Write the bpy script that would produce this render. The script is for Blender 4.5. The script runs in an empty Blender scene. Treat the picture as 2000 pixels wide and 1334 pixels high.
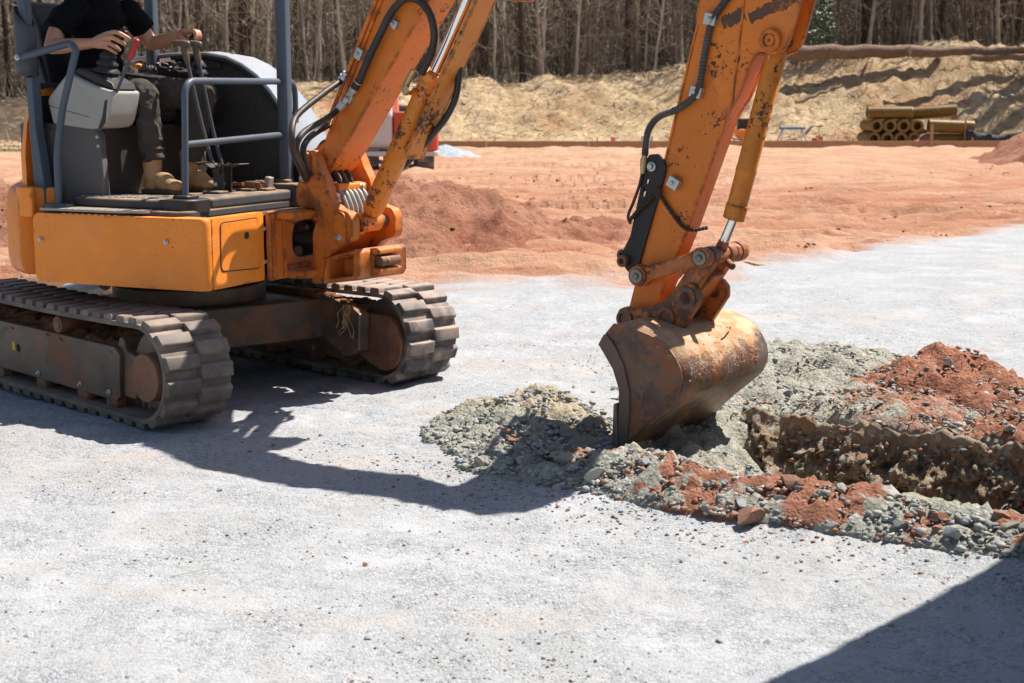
import bpy, bmesh, math, random
import numpy as np
from mathutils import Vector, Matrix
from mathutils.geometry import tessellate_polygon

R = math.radians
scene = bpy.context.scene
col = scene.collection

# ------------------------------------------------------------------ camera
cam_d = bpy.data.cameras.new('camera')
cam = bpy.data.objects.new('camera', cam_d)
col.objects.link(cam)
cam.location = (0, 0, 1.7)
cam.rotation_euler = (R(90 - 9.677), 0, 0)
cam_d.lens = 50.04
cam_d.sensor_width = 36
cam_d.clip_end = 600
cam_d.clip_start = 0.05
cam_d.dof.use_dof = True
cam_d.dof.focus_distance = 7.3
cam_d.dof.aperture_fstop = 4.8
scene.camera = cam

# ------------------------------------------------------------------ light
SUN_EL, SUN_AZ = 59.0, 60.0
world = bpy.data.worlds.new('World')
scene.world = world
world.use_nodes = True
wnt = world.node_tree
sky = wnt.nodes.new('ShaderNodeTexSky')
sky.sky_type = 'NISHITA'
sky.sun_disc = False
sky.sun_elevation = R(SUN_EL)
sky.sun_rotation = R(SUN_AZ)
bg = wnt.nodes['Background']
bg.inputs['Strength'].default_value = 0.07
wnt.links.new(sky.outputs[0], bg.inputs[0])
sun_d = bpy.data.lights.new('sun', 'SUN')
sun_d.energy = 5.0
sun_d.angle = R(0.55)
sun_d.color = (1.0, 0.955, 0.89)
sun = bpy.data.objects.new('sun', sun_d)
col.objects.link(sun)
sv = Vector((math.sin(R(SUN_AZ)) * math.cos(R(SUN_EL)), math.cos(R(SUN_AZ)) * math.cos(R(SUN_EL)), math.sin(R(SUN_EL))))
sun.rotation_euler = sv.to_track_quat('Z', 'Y').to_euler()
vs = scene.view_settings
vs.view_transform = 'Standard'
vs.look = 'None'
vs.gamma = 1
vs.use_curve_mapping = False
vs.exposure = 0.76

rng = random.Random(7)
nrng = np.random.default_rng(7)


# ------------------------------------------------------------------ noise
def _h(ix, iy, iz, s):
    h = (ix * 374761393 + iy * 668265263 + iz * 2147483647 + s * 974634777) & 0xFFFFFFFF
    h = ((h ^ (h >> 13)) * 1274126177) & 0xFFFFFFFF
    h = h ^ (h >> 16)
    return (h & 0xFFFFFF) / float(0xFFFFFF)


def vn(x, y, z=0.0, s=0):
    x, y, z = np.broadcast_arrays(np.asarray(x, float), np.asarray(y, float), np.asarray(z, float))
    ix, iy, iz = [np.floor(a).astype(np.int64) for a in (x, y, z)]
    fx, fy, fz = x - ix, y - iy, z - iz
    fx, fy, fz = [a * a * (3 - 2 * a) for a in (fx, fy, fz)]
    r = 0
    for dx in (0, 1):
        for dy in (0, 1):
            for dz in (0, 1):
                w = (fx if dx else 1 - fx) * (fy if dy else 1 - fy) * (fz if dz else 1 - fz)
                r = r + w * _h(ix + dx, iy + dy, iz + dz, s)
    return r * 2 - 1


def fbm(x, y, z=0.0, o=4, s=0, g=0.5):
    r, a, k = 0, 1.0, 1.0
    for i in range(o):
        r = r + a * vn(np.asarray(x) * k, np.asarray(y) * k, np.asarray(z) * k, s + i * 17)
        a *= g
        k *= 2.03
    return r


def sstep(a, b, x):
    t = np.clip((np.asarray(x, float) - a) / (b - a), 0, 1)
    return t * t * (3 - 2 * t)


# ------------------------------------------------------------------ objects
def tag(o, label=None, cat=None, group=None, kind=None):
    if label: o['label'] = label
    if cat: o['category'] = cat
    if group: o['group'] = group
    if kind: o['kind'] = kind
    return o


def empty(name, loc=(0, 0, 0), rz=0.0):
    o = bpy.data.objects.new(name, None)
    col.objects.link(o)
    o.location = loc
    o.rotation_euler = (0, 0, rz)
    o.empty_display_size = 0.1
    return o


def link(name, me, mat=None, parent=None, M=None):
    o = bpy.data.objects.new(name, me)
    col.objects.link(o)
    if mat and not me.materials:
        me.materials.append(mat)
    if parent: o.parent = parent
    if M is not None: o.matrix_local = M
    return o


def copy_tree(o, parent=None):
    c = o.copy()
    col.objects.link(c)
    c.parent = parent
    for ch in o.children:
        copy_tree(ch, c)
    return c


def finish(me, smooth=35, bevel=0):
    me.validate()
    if smooth:
        me.polygons.foreach_set('use_smooth', [True] * len(me.polygons))
        me.set_sharp_from_angle(angle=R(smooth))


def bevelmod(o, w, seg=2):
    if w:
        m = o.modifiers.new('edge', 'BEVEL')
        m.width = w
        m.segments = seg
        m.limit_method = 'ANGLE'
        m.angle_limit = R(40)
        m.harden_normals = True
    return o


class MB:
    """collects shapes into one mesh"""
    def __init__(s):
        s.v, s.f, s.c = [], [], []
        s.col = None

    def add(s, V, F):
        b = len(s.v)
        s.v += [tuple(p) for p in V]
        s.f += [tuple(i + b for i in f) for f in F]
        if s.col is not None: s.c += [s.col] * len(V)
        return s

    def box(s, c, d, rot=None):
        x, y, z = [k / 2 for k in d]
        V = [Vector((a * x, b * y, e * z)) for a in (-1, 1) for b in (-1, 1) for e in (-1, 1)]
        if rot is not None: V = [rot @ p for p in V]
        V = [p + Vector(c) for p in V]
        return s.add(V, [(0, 1, 3, 2), (4, 6, 7, 5), (0, 4, 5, 1), (2, 3, 7, 6), (0, 2, 6, 4), (1, 5, 7, 3)])

    def prism(s, loops, ax, a, b):
        """loops: one outline or [outline, hole, ...] of 2-D points; extruded along axis ax from a to b"""
        if not isinstance(loops[0][0], (tuple, list)): loops = [loops]
        if a > b: a, b = b, a

        def P(p, t):
            q = [p[0], p[1]]
            q.insert(ax, t)
            return tuple(q)
        tri = tessellate_polygon([[Vector((p[0], p[1], 0)) for p in l] for l in loops])
        flat = [p for l in loops for p in l]
        n = len(flat)
        V = [P(p, a) for p in flat] + [P(p, b) for p in flat]
        F = []
        if len(loops) == 1:
            F += [tuple(range(n)), tuple(range(2 * n - 1, n - 1, -1))]
        else:
            for t in tri:
                F += [tuple(t), tuple(i + n for i in reversed(t))]
        k = 0
        for l in loops:
            m = len(l)
            for i in range(m):
                i0, i1 = k + i, k + (i + 1) % m
                F.append((i0, i1, i1 + n, i0 + n))
            k += m
        s.add(V, F)
        return s

    def tube(s, path, r, n=10, cap=True, sq=1.0):
        path = [Vector(p) for p in path]
        m = len(path)
        rs = r if isinstance(r, (list, tuple, np.ndarray)) else [r] * m
        T = []
        for i in range(m):
            t = path[min(i + 1, m - 1)] - path[max(i - 1, 0)]
            T.append(t.normalized() if t.length > 1e-9 else Vector((0, 0, 1)))
        u = T[0].orthogonal().normalized()
        V = []
        for i in range(m):
            u = (u - T[i] * u.dot(T[i])).normalized()
            w = T[i].cross(u)
            for k in range(n):
                a = 2 * math.pi * k / n
                V.append(path[i] + (u * math.cos(a) + w * math.sin(a) * sq) * rs[i])
        F = []
        for i in range(m - 1):
            for k in range(n):
                k2 = (k + 1) % n
                F.append((i * n + k, i * n + k2, (i + 1) * n + k2, (i + 1) * n + k))
        if cap:
            F.append(tuple(range(n - 1, -1, -1)))
            F.append(tuple((m - 1) * n + k for k in range(n)))
        return s.add(V, F)

    def cyl(s, p0, p1, r, r1=None, n=20):
        return s.tube([p0, p1], [r, r if r1 is None else r1], n)

    def lathe(s, prof, M, n=24):
        """prof: (radius, height) list round local z, placed by matrix M"""
        V, F = [], []
        for r_, z_ in prof:
            for k in range(n):
                a = 2 * math.pi * k / n
                V.append(M @ Vector((r_ * math.cos(a), r_ * math.sin(a), z_)))
        m = len(prof)
        for i in range(m - 1):
            for k in range(n):
                k2 = (k + 1) % n
                F.append((i * n + k, i * n + k2, (i + 1) * n + k2, (i + 1) * n + k))
        F.append(tuple(range(n - 1, -1, -1)))
        F.append(tuple((m - 1) * n + k for k in range(n)))
        return s.add(V, F)

    def ball(s, c, r, n=12, rot=None):
        r = Vector(r) if not isinstance(r, (int, float)) else Vector((r, r, r))
        V, F = [], []
        m = n // 2 + 1
        for i in range(m):
            t = math.pi * (i + 0.5) / m
            for k in range(n):
                a = 2 * math.pi * k / n
                p = Vector((r.x * math.sin(t) * math.cos(a), r.y * math.sin(t) * math.sin(a), r.z * math.cos(t)))
                if rot is not None: p = rot @ p
                V.append(p + Vector(c))
        for i in range(m - 1):
            for k in range(n):
                k2 = (k + 1) % n
                F.append((i * n + k, i * n + k2, (i + 1) * n + k2, (i + 1) * n + k))
        F.append(tuple(range(n - 1, -1, -1)))
        F.append(tuple((m - 1) * n + k for k in range(n)))
        return s.add(V, F)

    def mesh(s, name, smooth=35):
        me = bpy.data.meshes.new(name)
        me.from_pydata(s.v, [], s.f)
        bm = bmesh.new()
        bm.from_mesh(me)
        bmesh.ops.recalc_face_normals(bm, faces=bm.faces)
        bm.to_mesh(me)
        bm.free()
        finish(me, smooth)
        if s.c:
            a = me.attributes.new('tint', 'FLOAT_COLOR', 'POINT')
            a.data.foreach_set('color', np.array(s.c, dtype=np.float32).ravel())
        return me

    def build(s, name, mat, parent=None, M=None, bevel=0, smooth=35, seg=2):
        o = link(name, s.mesh(name, smooth), mat, parent, M)
        return bevelmod(o, bevel, seg)


def fillet(path, r, n=5):
    path = [Vector(p) for p in path]
    out = [path[0]]
    for i in range(1, len(path) - 1):
        a, b, c = path[i - 1], path[i], path[i + 1]
        d = min(r, (a - b).length * .48, (c - b).length * .48)
        p0, p2 = b + (a - b).normalized() * d, b + (c - b).normalized() * d
        for k in range(n + 1):
            t = k / n
            out.append(p0 * (1 - t) ** 2 + b * 2 * t * (1 - t) + p2 * t * t)
    out.append(path[-1])
    return out


def spline(pts, n=8):
    P = [Vector(p) for p in pts]
    P = [P[0] * 2 - P[1]] + P + [P[-1] * 2 - P[-2]]
    out = []
    for i in range(1, len(P) - 2):
        for k in range(n):
            t = k / n
            a, b, c, d = P[i - 1:i + 3]
            out.append(0.5 * ((2 * b) + (c - a) * t + (2 * a - 5 * b + 4 * c - d) * t * t + (3 * b - a - 3 * c + d) * t ** 3))
    out.append(P[-2])
    return out


def circle2(cx, cy, r, n=20, a0=0, a1=360):
    full = abs(a1 - a0) >= 360
    m = n if full else n + 1
    return [(cx + r * math.cos(R(a0 + (a1 - a0) * i / n)), cy + r * math.sin(R(a0 + (a1 - a0) * i / n))) for i in range(m)]


def hull2(circs, n=16):
    """outline of the convex hull of some circles (cx, cy, r)"""
    pts = sorted(set((round(x, 5), round(y, 5)) for c in circs for x, y in circle2(*c, n)))

    def half(ps):
        h = []
        for p in ps:
            while len(h) > 1 and (h[-1][0] - h[-2][0]) * (p[1] - h[-2][1]) - (h[-1][1] - h[-2][1]) * (p[0] - h[-2][0]) <= 0: h.pop()
            h.append(p)
        return h
    lo, hi = half(pts), half(pts[::-1])
    return lo[:-1] + hi[:-1]


def rot_to(d, up=(0, 0, 1)):
    return Vector(d).normalized().to_track_quat('Z', 'Y').to_matrix().to_4x4()


# ------------------------------------------------------------------ materials
class Mat:
    def __init__(s, name):
        s.m = bpy.data.materials.new(name)
        s.m.use_nodes = True
        s.nt = s.m.node_tree
        s.b = s.nt.nodes['Principled BSDF']
        s.g = s.nt.nodes.new('ShaderNodeNewGeometry')
        s.tc = s.nt.nodes.new('ShaderNodeTexCoord')
        oi = s.nt.nodes.new('ShaderNodeObjectInfo')
        s.rand = oi.outputs['Random']
        ad = s.nt.nodes.new('ShaderNodeVectorMath')
        ad.operation = 'MULTIPLY_ADD'
        cx = s.nt.nodes.new('ShaderNodeCombineXYZ')
        for i in range(3): s.nt.links.new(s.rand, cx.inputs[i])
        s.nt.links.new(cx.outputs[0], ad.inputs[0])
        ad.inputs[1].default_value = (7.3, 3.1, 5.7)
        s.nt.links.new(s.tc.outputs['Object'], ad.inputs[2])
        s.vec = ad.outputs[0]
        s.pos = s.g.outputs['Position']

    def set(s, inp, v):
        i = s.b.inputs[inp] if isinstance(inp, str) else inp
        if hasattr(v, 'is_output') or isinstance(v, bpy.types.NodeSocket): s.nt.links.new(v, i)
        elif isinstance(v, (tuple, list)) and len(v) == 3 and i.type == 'RGBA': i.default_value = (*v, 1)
        else: i.default_value = v
        return s

    def noise(s, scale, detail=4, rough=.55, vec=None, dist=0.0):
        n = s.nt.nodes.new('ShaderNodeTexNoise')
        n.inputs['Scale'].default_value = scale
        n.inputs['Detail'].default_value = detail
        n.inputs['Roughness'].default_value = rough
        n.inputs['Distortion'].default_value = dist
        s.nt.links.new(vec or s.vec, n.inputs['Vector'])
        return n.outputs['Fac']

    def vor(s, scale, out='Distance', vec=None, feat='F1', rand=1.0):
        n = s.nt.nodes.new('ShaderNodeTexVoronoi')
        n.feature = feat
        n.inputs['Scale'].default_value = scale
        n.inputs['Randomness'].default_value = rand
        s.nt.links.new(vec or s.vec, n.inputs['Vector'])
        return n.outputs[out]

    def stretch(s, sc, rot=(0, 0, 0), vec=None):
        n = s.nt.nodes.new('ShaderNodeMapping')
        n.inputs['Scale'].default_value = sc
        n.inputs['Rotation'].default_value = rot
        s.nt.links.new(vec or s.vec, n.inputs['Vector'])
        return n.outputs[0]

    def ramp(s, f, stops, interp='LINEAR'):
        n = s.nt.nodes.new('ShaderNodeValToRGB')
        cr = n.color_ramp
        cr.interpolation = interp
        while len(cr.elements) < len(stops): cr.elements.new(0.5)
        for e, (p, c) in zip(cr.elements, stops):
            e.position = p
            c = c if isinstance(c, (tuple, list)) else (c, c, c)
            e.color = (*c, 1)
        s.nt.links.new(f, n.inputs[0])
        return n.outputs[0]

    def thr(s, f, a, b):
        n = s.nt.nodes.new('ShaderNodeMapRange')
        n.interpolation_type = 'SMOOTHSTEP'
        n.inputs['From Min'].default_value = a
        n.inputs['From Max'].default_value = b
        s.nt.links.new(f, n.inputs['Value'])
        return n.outputs['Result']

    def mix(s, f, a, b, mode='MIX'):
        n = s.nt.nodes.new('ShaderNodeMix')
        n.data_type = 'RGBA'
        n.blend_type = mode
        s.set(n.inputs[0], f)
        s.set(n.inputs[6], a)
        s.set(n.inputs[7], b)
        return n.outputs[2]

    def math(s, op, a, b=0.0, clamp=False):
        n = s.nt.nodes.new('ShaderNodeMath')
        n.operation = op
        n.use_clamp = clamp
        s.set(n.inputs[0], a)
        s.set(n.inputs[1], b)
        return n.outputs[0]

    def attr(s, name, out='Color'):
        n = s.nt.nodes.new('ShaderNodeAttribute')
        n.attribute_name = name
        return n.outputs[out]

    def xyz(s, v):
        n = s.nt.nodes.new('ShaderNodeSeparateXYZ')
        s.nt.links.new(v, n.inputs[0])
        return n.outputs

    def bump(s, h, strength=.3, dist=.01, prev=None):
        n = s.nt.nodes.new('ShaderNodeBump')
        n.inputs['Strength'].default_value = strength
        n.inputs['Distance'].default_value = dist
        s.nt.links.new(h, n.inputs['Height'])
        if prev: s.nt.links.new(prev, n.inputs['Normal'])
        s.nt.links.new(n.outputs[0], s.b.inputs['Normal'])
        return n.outputs[0]

    def upness(s):
        return s.math('MAXIMUM', s.xyz(s.g.outputs['Normal'])[2], 0.0)

    def done(s, rough=.6, metal=0.0, spec=.5):
        if not s.b.inputs['Roughness'].is_linked: s.b.inputs['Roughness'].default_value = rough
        if not s.b.inputs['Metallic'].is_linked: s.b.inputs['Metallic'].default_value = metal
        s.b.inputs['Specular IOR Level'].default_value = spec
        return s.m


DUST = (.46, .285, .165)
RUST = (.16, .055, .022)
MUD = (.19, .085, .042)


def paint(name, c, chip=.0, dust=.35, chipc=(.03, .025, .022), rough=.42, rust=0.0, scr=.5, grime=.35, seed=0.0, metal=0.0, edge=0.0):
    m = Mat(name)
    big = m.noise(1.7, 3)
    dark = tuple(k * .84 for k in c)
    pale = tuple(min(1, k * 1.12 + .012) for k in c)
    base = m.mix(m.thr(big, .35, .7), dark, c)
    base = m.mix(m.math('MULTIPLY', m.thr(m.noise(9, 5), .5, .75), .35), base, pale)
    # scratches: thin stretched noise in two directions
    s1 = m.thr(m.noise(22, 3, .6, m.stretch((1, 1, 9), (0, .5, .3))), .665 - .06 * scr, .70 - .05 * scr)
    s2 = m.thr(m.noise(26, 3, .6, m.stretch((8, 8, 1), (.3, .2, 0))), .675 - .06 * scr, .71 - .05 * scr)
    base = m.mix(m.math('MULTIPLY', m.math('MULTIPLY', s1, m.thr(m.noise(2.1, 3), .42, .6)), .75), base, tuple(min(1, k * .55 + .04) for k in c))
    base = m.mix(m.math('MULTIPLY', s2, .4), base, pale)
    # chips to primer and rust
    cn = m.math('ADD', m.math('MULTIPLY', m.noise(34, 6, .7), .55), m.math('MULTIPLY', m.noise(4.2, 3), .45))
    cf = m.thr(cn, .635 - .10 * chip, .65 - .10 * chip)
    chipcol = m.mix(m.noise(60, 3), chipc, RUST)
    base = m.mix(cf, base, chipcol)
    if rust:
        rf = m.thr(m.math('ADD', m.math('MULTIPLY', m.noise(3.1, 5, .65), .7), m.math('MULTIPLY', m.noise(24, 5, .7), .3)), .62 - .25 * rust, .72 - .2 * rust)
        base = m.mix(m.math('MULTIPLY', rf, .85), base, m.mix(m.noise(40, 4), (.07, .035, .022), (.20, .075, .03)))
    if edge:
        bv = m.nt.nodes.new('ShaderNodeBevel')
        bv.samples = 3
        bv.inputs['Radius'].default_value = .028
        dt = m.nt.nodes.new('ShaderNodeVectorMath')
        dt.operation = 'DOT_PRODUCT'
        m.nt.links.new(bv.outputs[0], dt.inputs[0])
        m.nt.links.new(m.g.outputs['Normal'], dt.inputs[1])
        ed = m.thr(m.math('SUBTRACT', 1.0, dt.outputs['Value']), .008, .07)
        ef = m.math('MULTIPLY', ed, m.thr(m.noise(11, 7, .75), .60 - .16 * edge, .68 - .12 * edge))
        base = m.mix(ef, base, m.mix(m.noise(50, 4), (.022, .016, .013), (.14, .05, .02)))
        sk = m.thr(m.noise(1.0, 6, .7, m.stretch((16, 16, 2.2))), .56, .74)
        base = m.mix(m.math('MULTIPLY', sk, .30 * edge), base, (.10, .035, .012))
        fd = m.thr(m.noise(2.3, 6, .68), .50, .66)
        base = m.mix(m.math('MULTIPLY', fd, .22 * edge), base, tuple(min(1, k * .85 + .14) for k in c))
    # oily grime
    gf = m.thr(m.noise(2.6, 5, .6, dist=.6), .56, .72)
    base = m.mix(m.math('MULTIPLY', gf, grime), base, (.035, .022, .014))
    # dust lying on upward faces and in a thin film
    up = m.upness()
    df = m.math('MULTIPLY', m.math('ADD', m.math('MULTIPLY', m.math('POWER', up, 2.0), .9), .05), m.thr(m.noise(6, 6, .65), .25, .7))
    df = m.math('MULTIPLY', df, dust, True)
    base = m.mix(df, base, DUST)
    m.set('Base Color', base)
    ro = m.math('ADD', m.math('MULTIPLY', m.noise(7, 4), .25), rough - .1)
    ro = m.math('ADD', ro, m.math('MULTIPLY', df, .45), True)
    m.set('Roughness', ro)
    h = m.math('SUBTRACT', m.math('MULTIPLY', m.noise(55, 3), .25), m.math('MULTIPLY', cf, .6))
    nb = m.bump(m.noise(3.2, 2), .35, .012)
    m.bump(h, .3, .003, nb)
    return m.done(metal=metal, spec=.35)


def steel_worn(name, c=(.06, .045, .036), mud=.5, rough=.6, rust=.6):
    m = Mat(name)
    base = m.mix(m.thr(m.noise(5, 6, .65), .35, .65), c, tuple(k * 1.7 for k in c))
    rf = m.thr(m.noise(7, 7, .7), .62 - .2 * rust, .75 - .15 * rust)
    base = m.mix(m.math('MULTIPLY', rf, .8), base, m.mix(m.noise(50, 3), (.12, .045, .02), (.24, .09, .038)))
    s1 = m.thr(m.noise(14, 4, .6, m.stretch((.4, 1, 10), (0, .12, 0))), .66, .74)
    base = m.mix(m.math('MULTIPLY', s1, .5), base, (.38, .22, .09))
    mf = m.thr(m.noise(3.3, 7, .7), .62 - .22 * mud, .72 - .18 * mud)
    base = m.mix(m.math('MULTIPLY', mf, .8), base, m.mix(m.noise(30, 4), MUD, (.30, .15, .08)))
    up = m.math('POWER', m.upness(), 2.0)
    base = m.mix(m.math('MULTIPLY', m.math('MULTIPLY', up, m.thr(m.noise(9, 5), .2, .6)), .75), base, (.34, .19, .11))
    m.set('Base Color', base)
    m.set('Roughness', m.math('ADD', m.math('MULTIPLY', mf, .3), rough - .12, True))
    m.bump(m.math('ADD', m.math('MULTIPLY', m.noise(45, 4, .7), .6), m.math('MULTIPLY', mf, .5)), .5, .006)
    return m.done(metal=.15)


def rubber(name, c=(.045, .043, .044), dusty=.5, dustc=(.30, .235, .19)):
    m = Mat(name)
    base = m.mix(m.noise(8, 5), c, tuple(k * 1.5 for k in c))
    df = m.math('MULTIPLY', m.thr(m.noise(5, 6, .7), .38, .72), dusty)
    up = m.math('MULTIPLY', m.math('POWER', m.upness(), 1.5), m.thr(m.noise(11, 5), .15, .6))
    f = m.math('ADD', df, m.math('MULTIPLY', up, dusty * .9), True)
    base = m.mix(f, base, m.mix(m.noise(40, 3), dustc, tuple(k * .72 for k in dustc)))
    m.set('Base Color', base)
    m.bump(m.noise(60, 4), .3, .004)
    return m.done(.68, spec=.4)


def plain(name, c, rough=.5, metal=0.0, var=.15, scale=12, bump=.12, dust=.0, spec=.5, bscale=80, bdist=.003):
    m = Mat(name)
    base = m.mix(m.noise(scale, 5), tuple(k * (1 - var) for k in c), tuple(min(1, k * (1 + var)) for k in c))
    if dust:
        f = m.math('MULTIPLY', m.math('ADD', m.math('MULTIPLY', m.upness(), .8), .2), m.thr(m.noise(8, 6, .65), .3, .7))
        base = m.mix(m.math('MULTIPLY', f, dust, True), base, DUST)
    m.set('Base Color', base)
    m.set('Roughness', m.math('ADD', m.math('MULTIPLY', m.noise(scale * 1.7, 4), .2), rough - .1))
    if bump: m.bump(m.noise(bscale, 3), bump, bdist)
    return m.done(metal=metal, spec=spec)


K = {}
K['orange'] = paint('orange_panel_paint', (.97, .285, .026), chip=.05, dust=.4, scr=.9, grime=.18, rough=.38, edge=.55)
K['orange_boom'] = paint('orange_boom_paint', (.84, .225, .024), chip=.36, dust=.25, scr=.8, grime=.4, rough=.5, edge=1.0)
K['orange_cyl'] = paint('orange_cylinder_paint', (.80, .26, .032), chip=.85, dust=.3, scr=.9, grime=.5, edge=1.0)
K['orange_cast'] = paint('orange_casting_paint', (.70, .19, .024), chip=.4, dust=.4, scr=.7, grime=.65, rust=.3, edge=1.0)
K['orange_link'] = paint('orange_link_paint', (.56, .155, .026), chip=.75, dust=.3, scr=.9, grime=.8, rust=.6, edge=1.0)


def bucket_mat(name, shell):
    m = Mat(name)
    base = m.mix(m.thr(m.noise(6, 7, .7), .35, .65), (.11, .078, .062), (.24, .15, .105))
    if shell:
        st = m.noise(1.0, 6, .65, m.stretch((5, 30, 5)))
        base = m.mix(m.math('MULTIPLY', m.thr(m.noise(1.0, 7, .7, m.stretch((4, 11, 4))), .52, .62), .9), base, m.mix(m.noise(30, 4), (.40, .135, .040), (.28, .10, .045)))
        base = m.mix(m.math('MULTIPLY', m.thr(st, .62, .70), .75), base, (.42, .37, .32))
        base = m.mix(m.math('MULTIPLY', m.thr(m.noise(1.0, 5, .6, m.stretch((7, 60, 7))), .66, .72), .8), base, (.60, .55, .50))
    else:
        base = m.mix(m.thr(m.noise(7, 7, .72), .46, .56), base, m.mix(m.noise(26, 4), (.36, .135, .06), (.22, .10, .062)))
        base = m.mix(m.math('MULTIPLY', m.thr(m.noise(15, 6, .7), .60, .66), .8), base, (.38, .22, .15))
        base = m.mix(m.math('MULTIPLY', m.thr(m.noise(24, 4, .6, m.stretch((1, 1, 7), (0, .7, 0))), .66, .71), .5), base, (.40, .35, .31))
    up = m.upness()
    cl = m.math('ADD', m.math('MULTIPLY', m.noise(7.5, 8, .72), .75), m.math('MULTIPLY', up, .42))
    cf = m.thr(cl, .50, .60)
    clay = m.mix(m.thr(m.noise(13, 6, .7), .4, .6), (.52, .26, .115), (.60, .42, .27))
    base = m.mix(m.math('MULTIPLY', cf, .92 if shell else .5), base, clay)
    base = m.mix(m.math('MULTIPLY', m.math('MULTIPLY', m.thr(m.noise(11, 6, .7), .60, .66), up), .9), base, (.62, .33, .03))
    m.set('Base Color', base)
    m.set('Roughness', m.math('ADD', m.math('MULTIPLY', cf, .45), .36, True))
    m.set('Metallic', m.math('MULTIPLY', m.math('SUBTRACT', 1.0, cf), .35))
    nb = m.bump(m.noise(5, 3), .5, .012)
    m.bump(m.math('ADD', m.math('MULTIPLY', m.noise(48, 6, .75), .8), m.math('MULTIPLY', cf, m.math('ADD', m.noise(22, 5, .7), .3))), .8, .012, nb)
    return m.done(spec=.4)


K['bucket'] = bucket_mat('bucket_side_steel', False)
K['bucket_shell'] = bucket_mat('bucket_shell_steel', True)
K['edge'] = plain('ground_edge_steel', (.20, .17, .155), .42, .55, .3, 25, .2)
K['frame'] = steel_worn('undercarriage_steel', (.075, .056, .044), mud=.62)
K['frame_rust'] = steel_worn('roller_steel', (.10, .05, .032), mud=.75, rust=.9)
K['dark'] = plain('dark_steel', (.022, .021, .021), .55, .2, .3, 14, .2, dust=.35)
K['blackplate'] = paint('black_plate_paint', (.022, .021, .022), chip=.1, dust=.25, scr=.5, grime=.2, rough=.5)
K['rubber'] = rubber('track_rubber', (.085, .074, .066), .7, (.36, .265, .20))
K['rubber_far'] = rubber('track_rubber_dusty', dusty=.95, dustc=(.42, .32, .26))
K['hose'] = plain('hose_rubber', (.018, .017, .017), .5, 0, .3, 20, .2, dust=.25)
K['chrome'] = plain('chrome_rod', (.78, .79, .80), .12, 1.0, .05, 5, .02)
K['zinc'] = plain('zinc_plate', (.50, .51, .50), .42, .8, .25, 20, .15)
K['brass'] = plain('brass_zinc_fitting', (.45, .36, .18), .38, .8, .25, 20, .1)
K['bluegrey'] = paint('blue_grey_tube_paint', (.075, .100, .132), chip=.02, dust=.25, scr=.5, grime=.2, rough=.38)
K['greypanel'] = paint('dark_grey_panel', (.105, .10, .098), chip=-.2, dust=.35, scr=.4, grime=.35, rough=.55)
K['darkpanel'] = plain('inner_black_panel', (.040, .040, .041), .6, 0, .2, 5, .1, dust=.12)
K['silver'] = paint('pale_silver_hood', (.35, .38, .41), chip=-.25, dust=.25, scr=.4, grime=.1, rough=.34)
K['console'] = paint('pale_grey_plastic', (.40, .38, .345), chip=-.3, dust=.15, scr=.3, grime=.1, rough=.5)
K['black'] = plain('black_plastic', (.016, .016, .017), .5, 0, .2, 14, .15, dust=.08)
K['vinyl'] = plain('black_seat_vinyl', (.018, .019, .022), .45, 0, .2, 14, .25, dust=.06)
K['mat'] = paint('floor_rubber', (.062, .066, .068), chip=-.2, dust=.95, scr=.6, grime=.2, rough=.6)
K['step'] = plain('step_plate', (.34, .32, .29), .6, .3, .25, 18, .3, dust=.4)
K['redgrip'] = plain('red_grip', (.46, .035, .025), .35, 0, .35, 40, .2)
K['skin'] = plain('skin', (.56, .27, .16), .48, 0, .2, 22, .5, bscale=120, bdist=.003)
K['shirt'] = plain('black_shirt', (.0075, .0075, .009), .92, 0, .2, 12, .3, spec=.1, bscale=300)
K['trousers'] = plain('charcoal_trousers', (.050, .044, .040), .9, 0, .4, 7, .5, dust=.2, spec=.2, bscale=350)
K['boot'] = plain('tan_boot', (.40, .235, .105), .75, 0, .3, 16, .4, dust=.3)
K['sole'] = plain('boot_sole', (.07, .048, .032), .8, 0, .3, 16, .3, dust=.4)
K['rust'] = steel_worn('rusty_iron', (.12, .05, .03), mud=.6, rust=1.0)
K['yellow'] = plain('yellow_label', (.65, .45, .03), .6, 0, .3, 30, .1)
K['leverbrown'] = plain('worn_brown_grip', (.10, .065, .042), .5, 0, .25, 14, .15, dust=.15)
K['amber'] = plain('orange_plastic', (.85, .30, .02), .4)
K['straw'] = plain('dry_straw', (.50, .36, .17), .8, 0, .3, 20, .1)
K['palehose'] = plain('pale_grey_hose', (.34, .34, .31), .5, 0, .2, 15, .1, dust=.2)
K['spiral'] = plain('spiral_guard', (.075, .073, .068), .55, .2, .3, 30, .1, dust=.4)
K['ropedark'] = plain('dirty_rope', (.055, .032, .02), .9, 0, .5, 40, .4)
K['steelpin'] = plain('worn_pin_steel', (.24, .21, .18), .45, .7, .4, 25, .2, dust=.2)
K['edge_rust'] = paint('worn_cutter_steel', (.17, .12, .10), chip=.1, dust=.25, scr=1.0, grime=.3, rust=.35, rough=.42, metal=.35)
K['claydry'] = plain('dry_clay', (.46, .24, .13), .95, 0, .3, 25, .6, spec=.1)
K['stickerrust'] = paint('worn_sticker', (.13, .06, .035), chip=.75, chipc=(.55, .18, .035), dust=.1, scr=.6, grime=.3, rust=.3)
K['slate'] = plain('slate_plastic', (.045, .052, .062), .5, 0, .2, 14, .15, dust=.1)
K['rustpanel'] = paint('rust_stained_panel', (.06, .055, .052), chip=.1, dust=.35, scr=.4, grime=.3, rust=.45)

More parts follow.
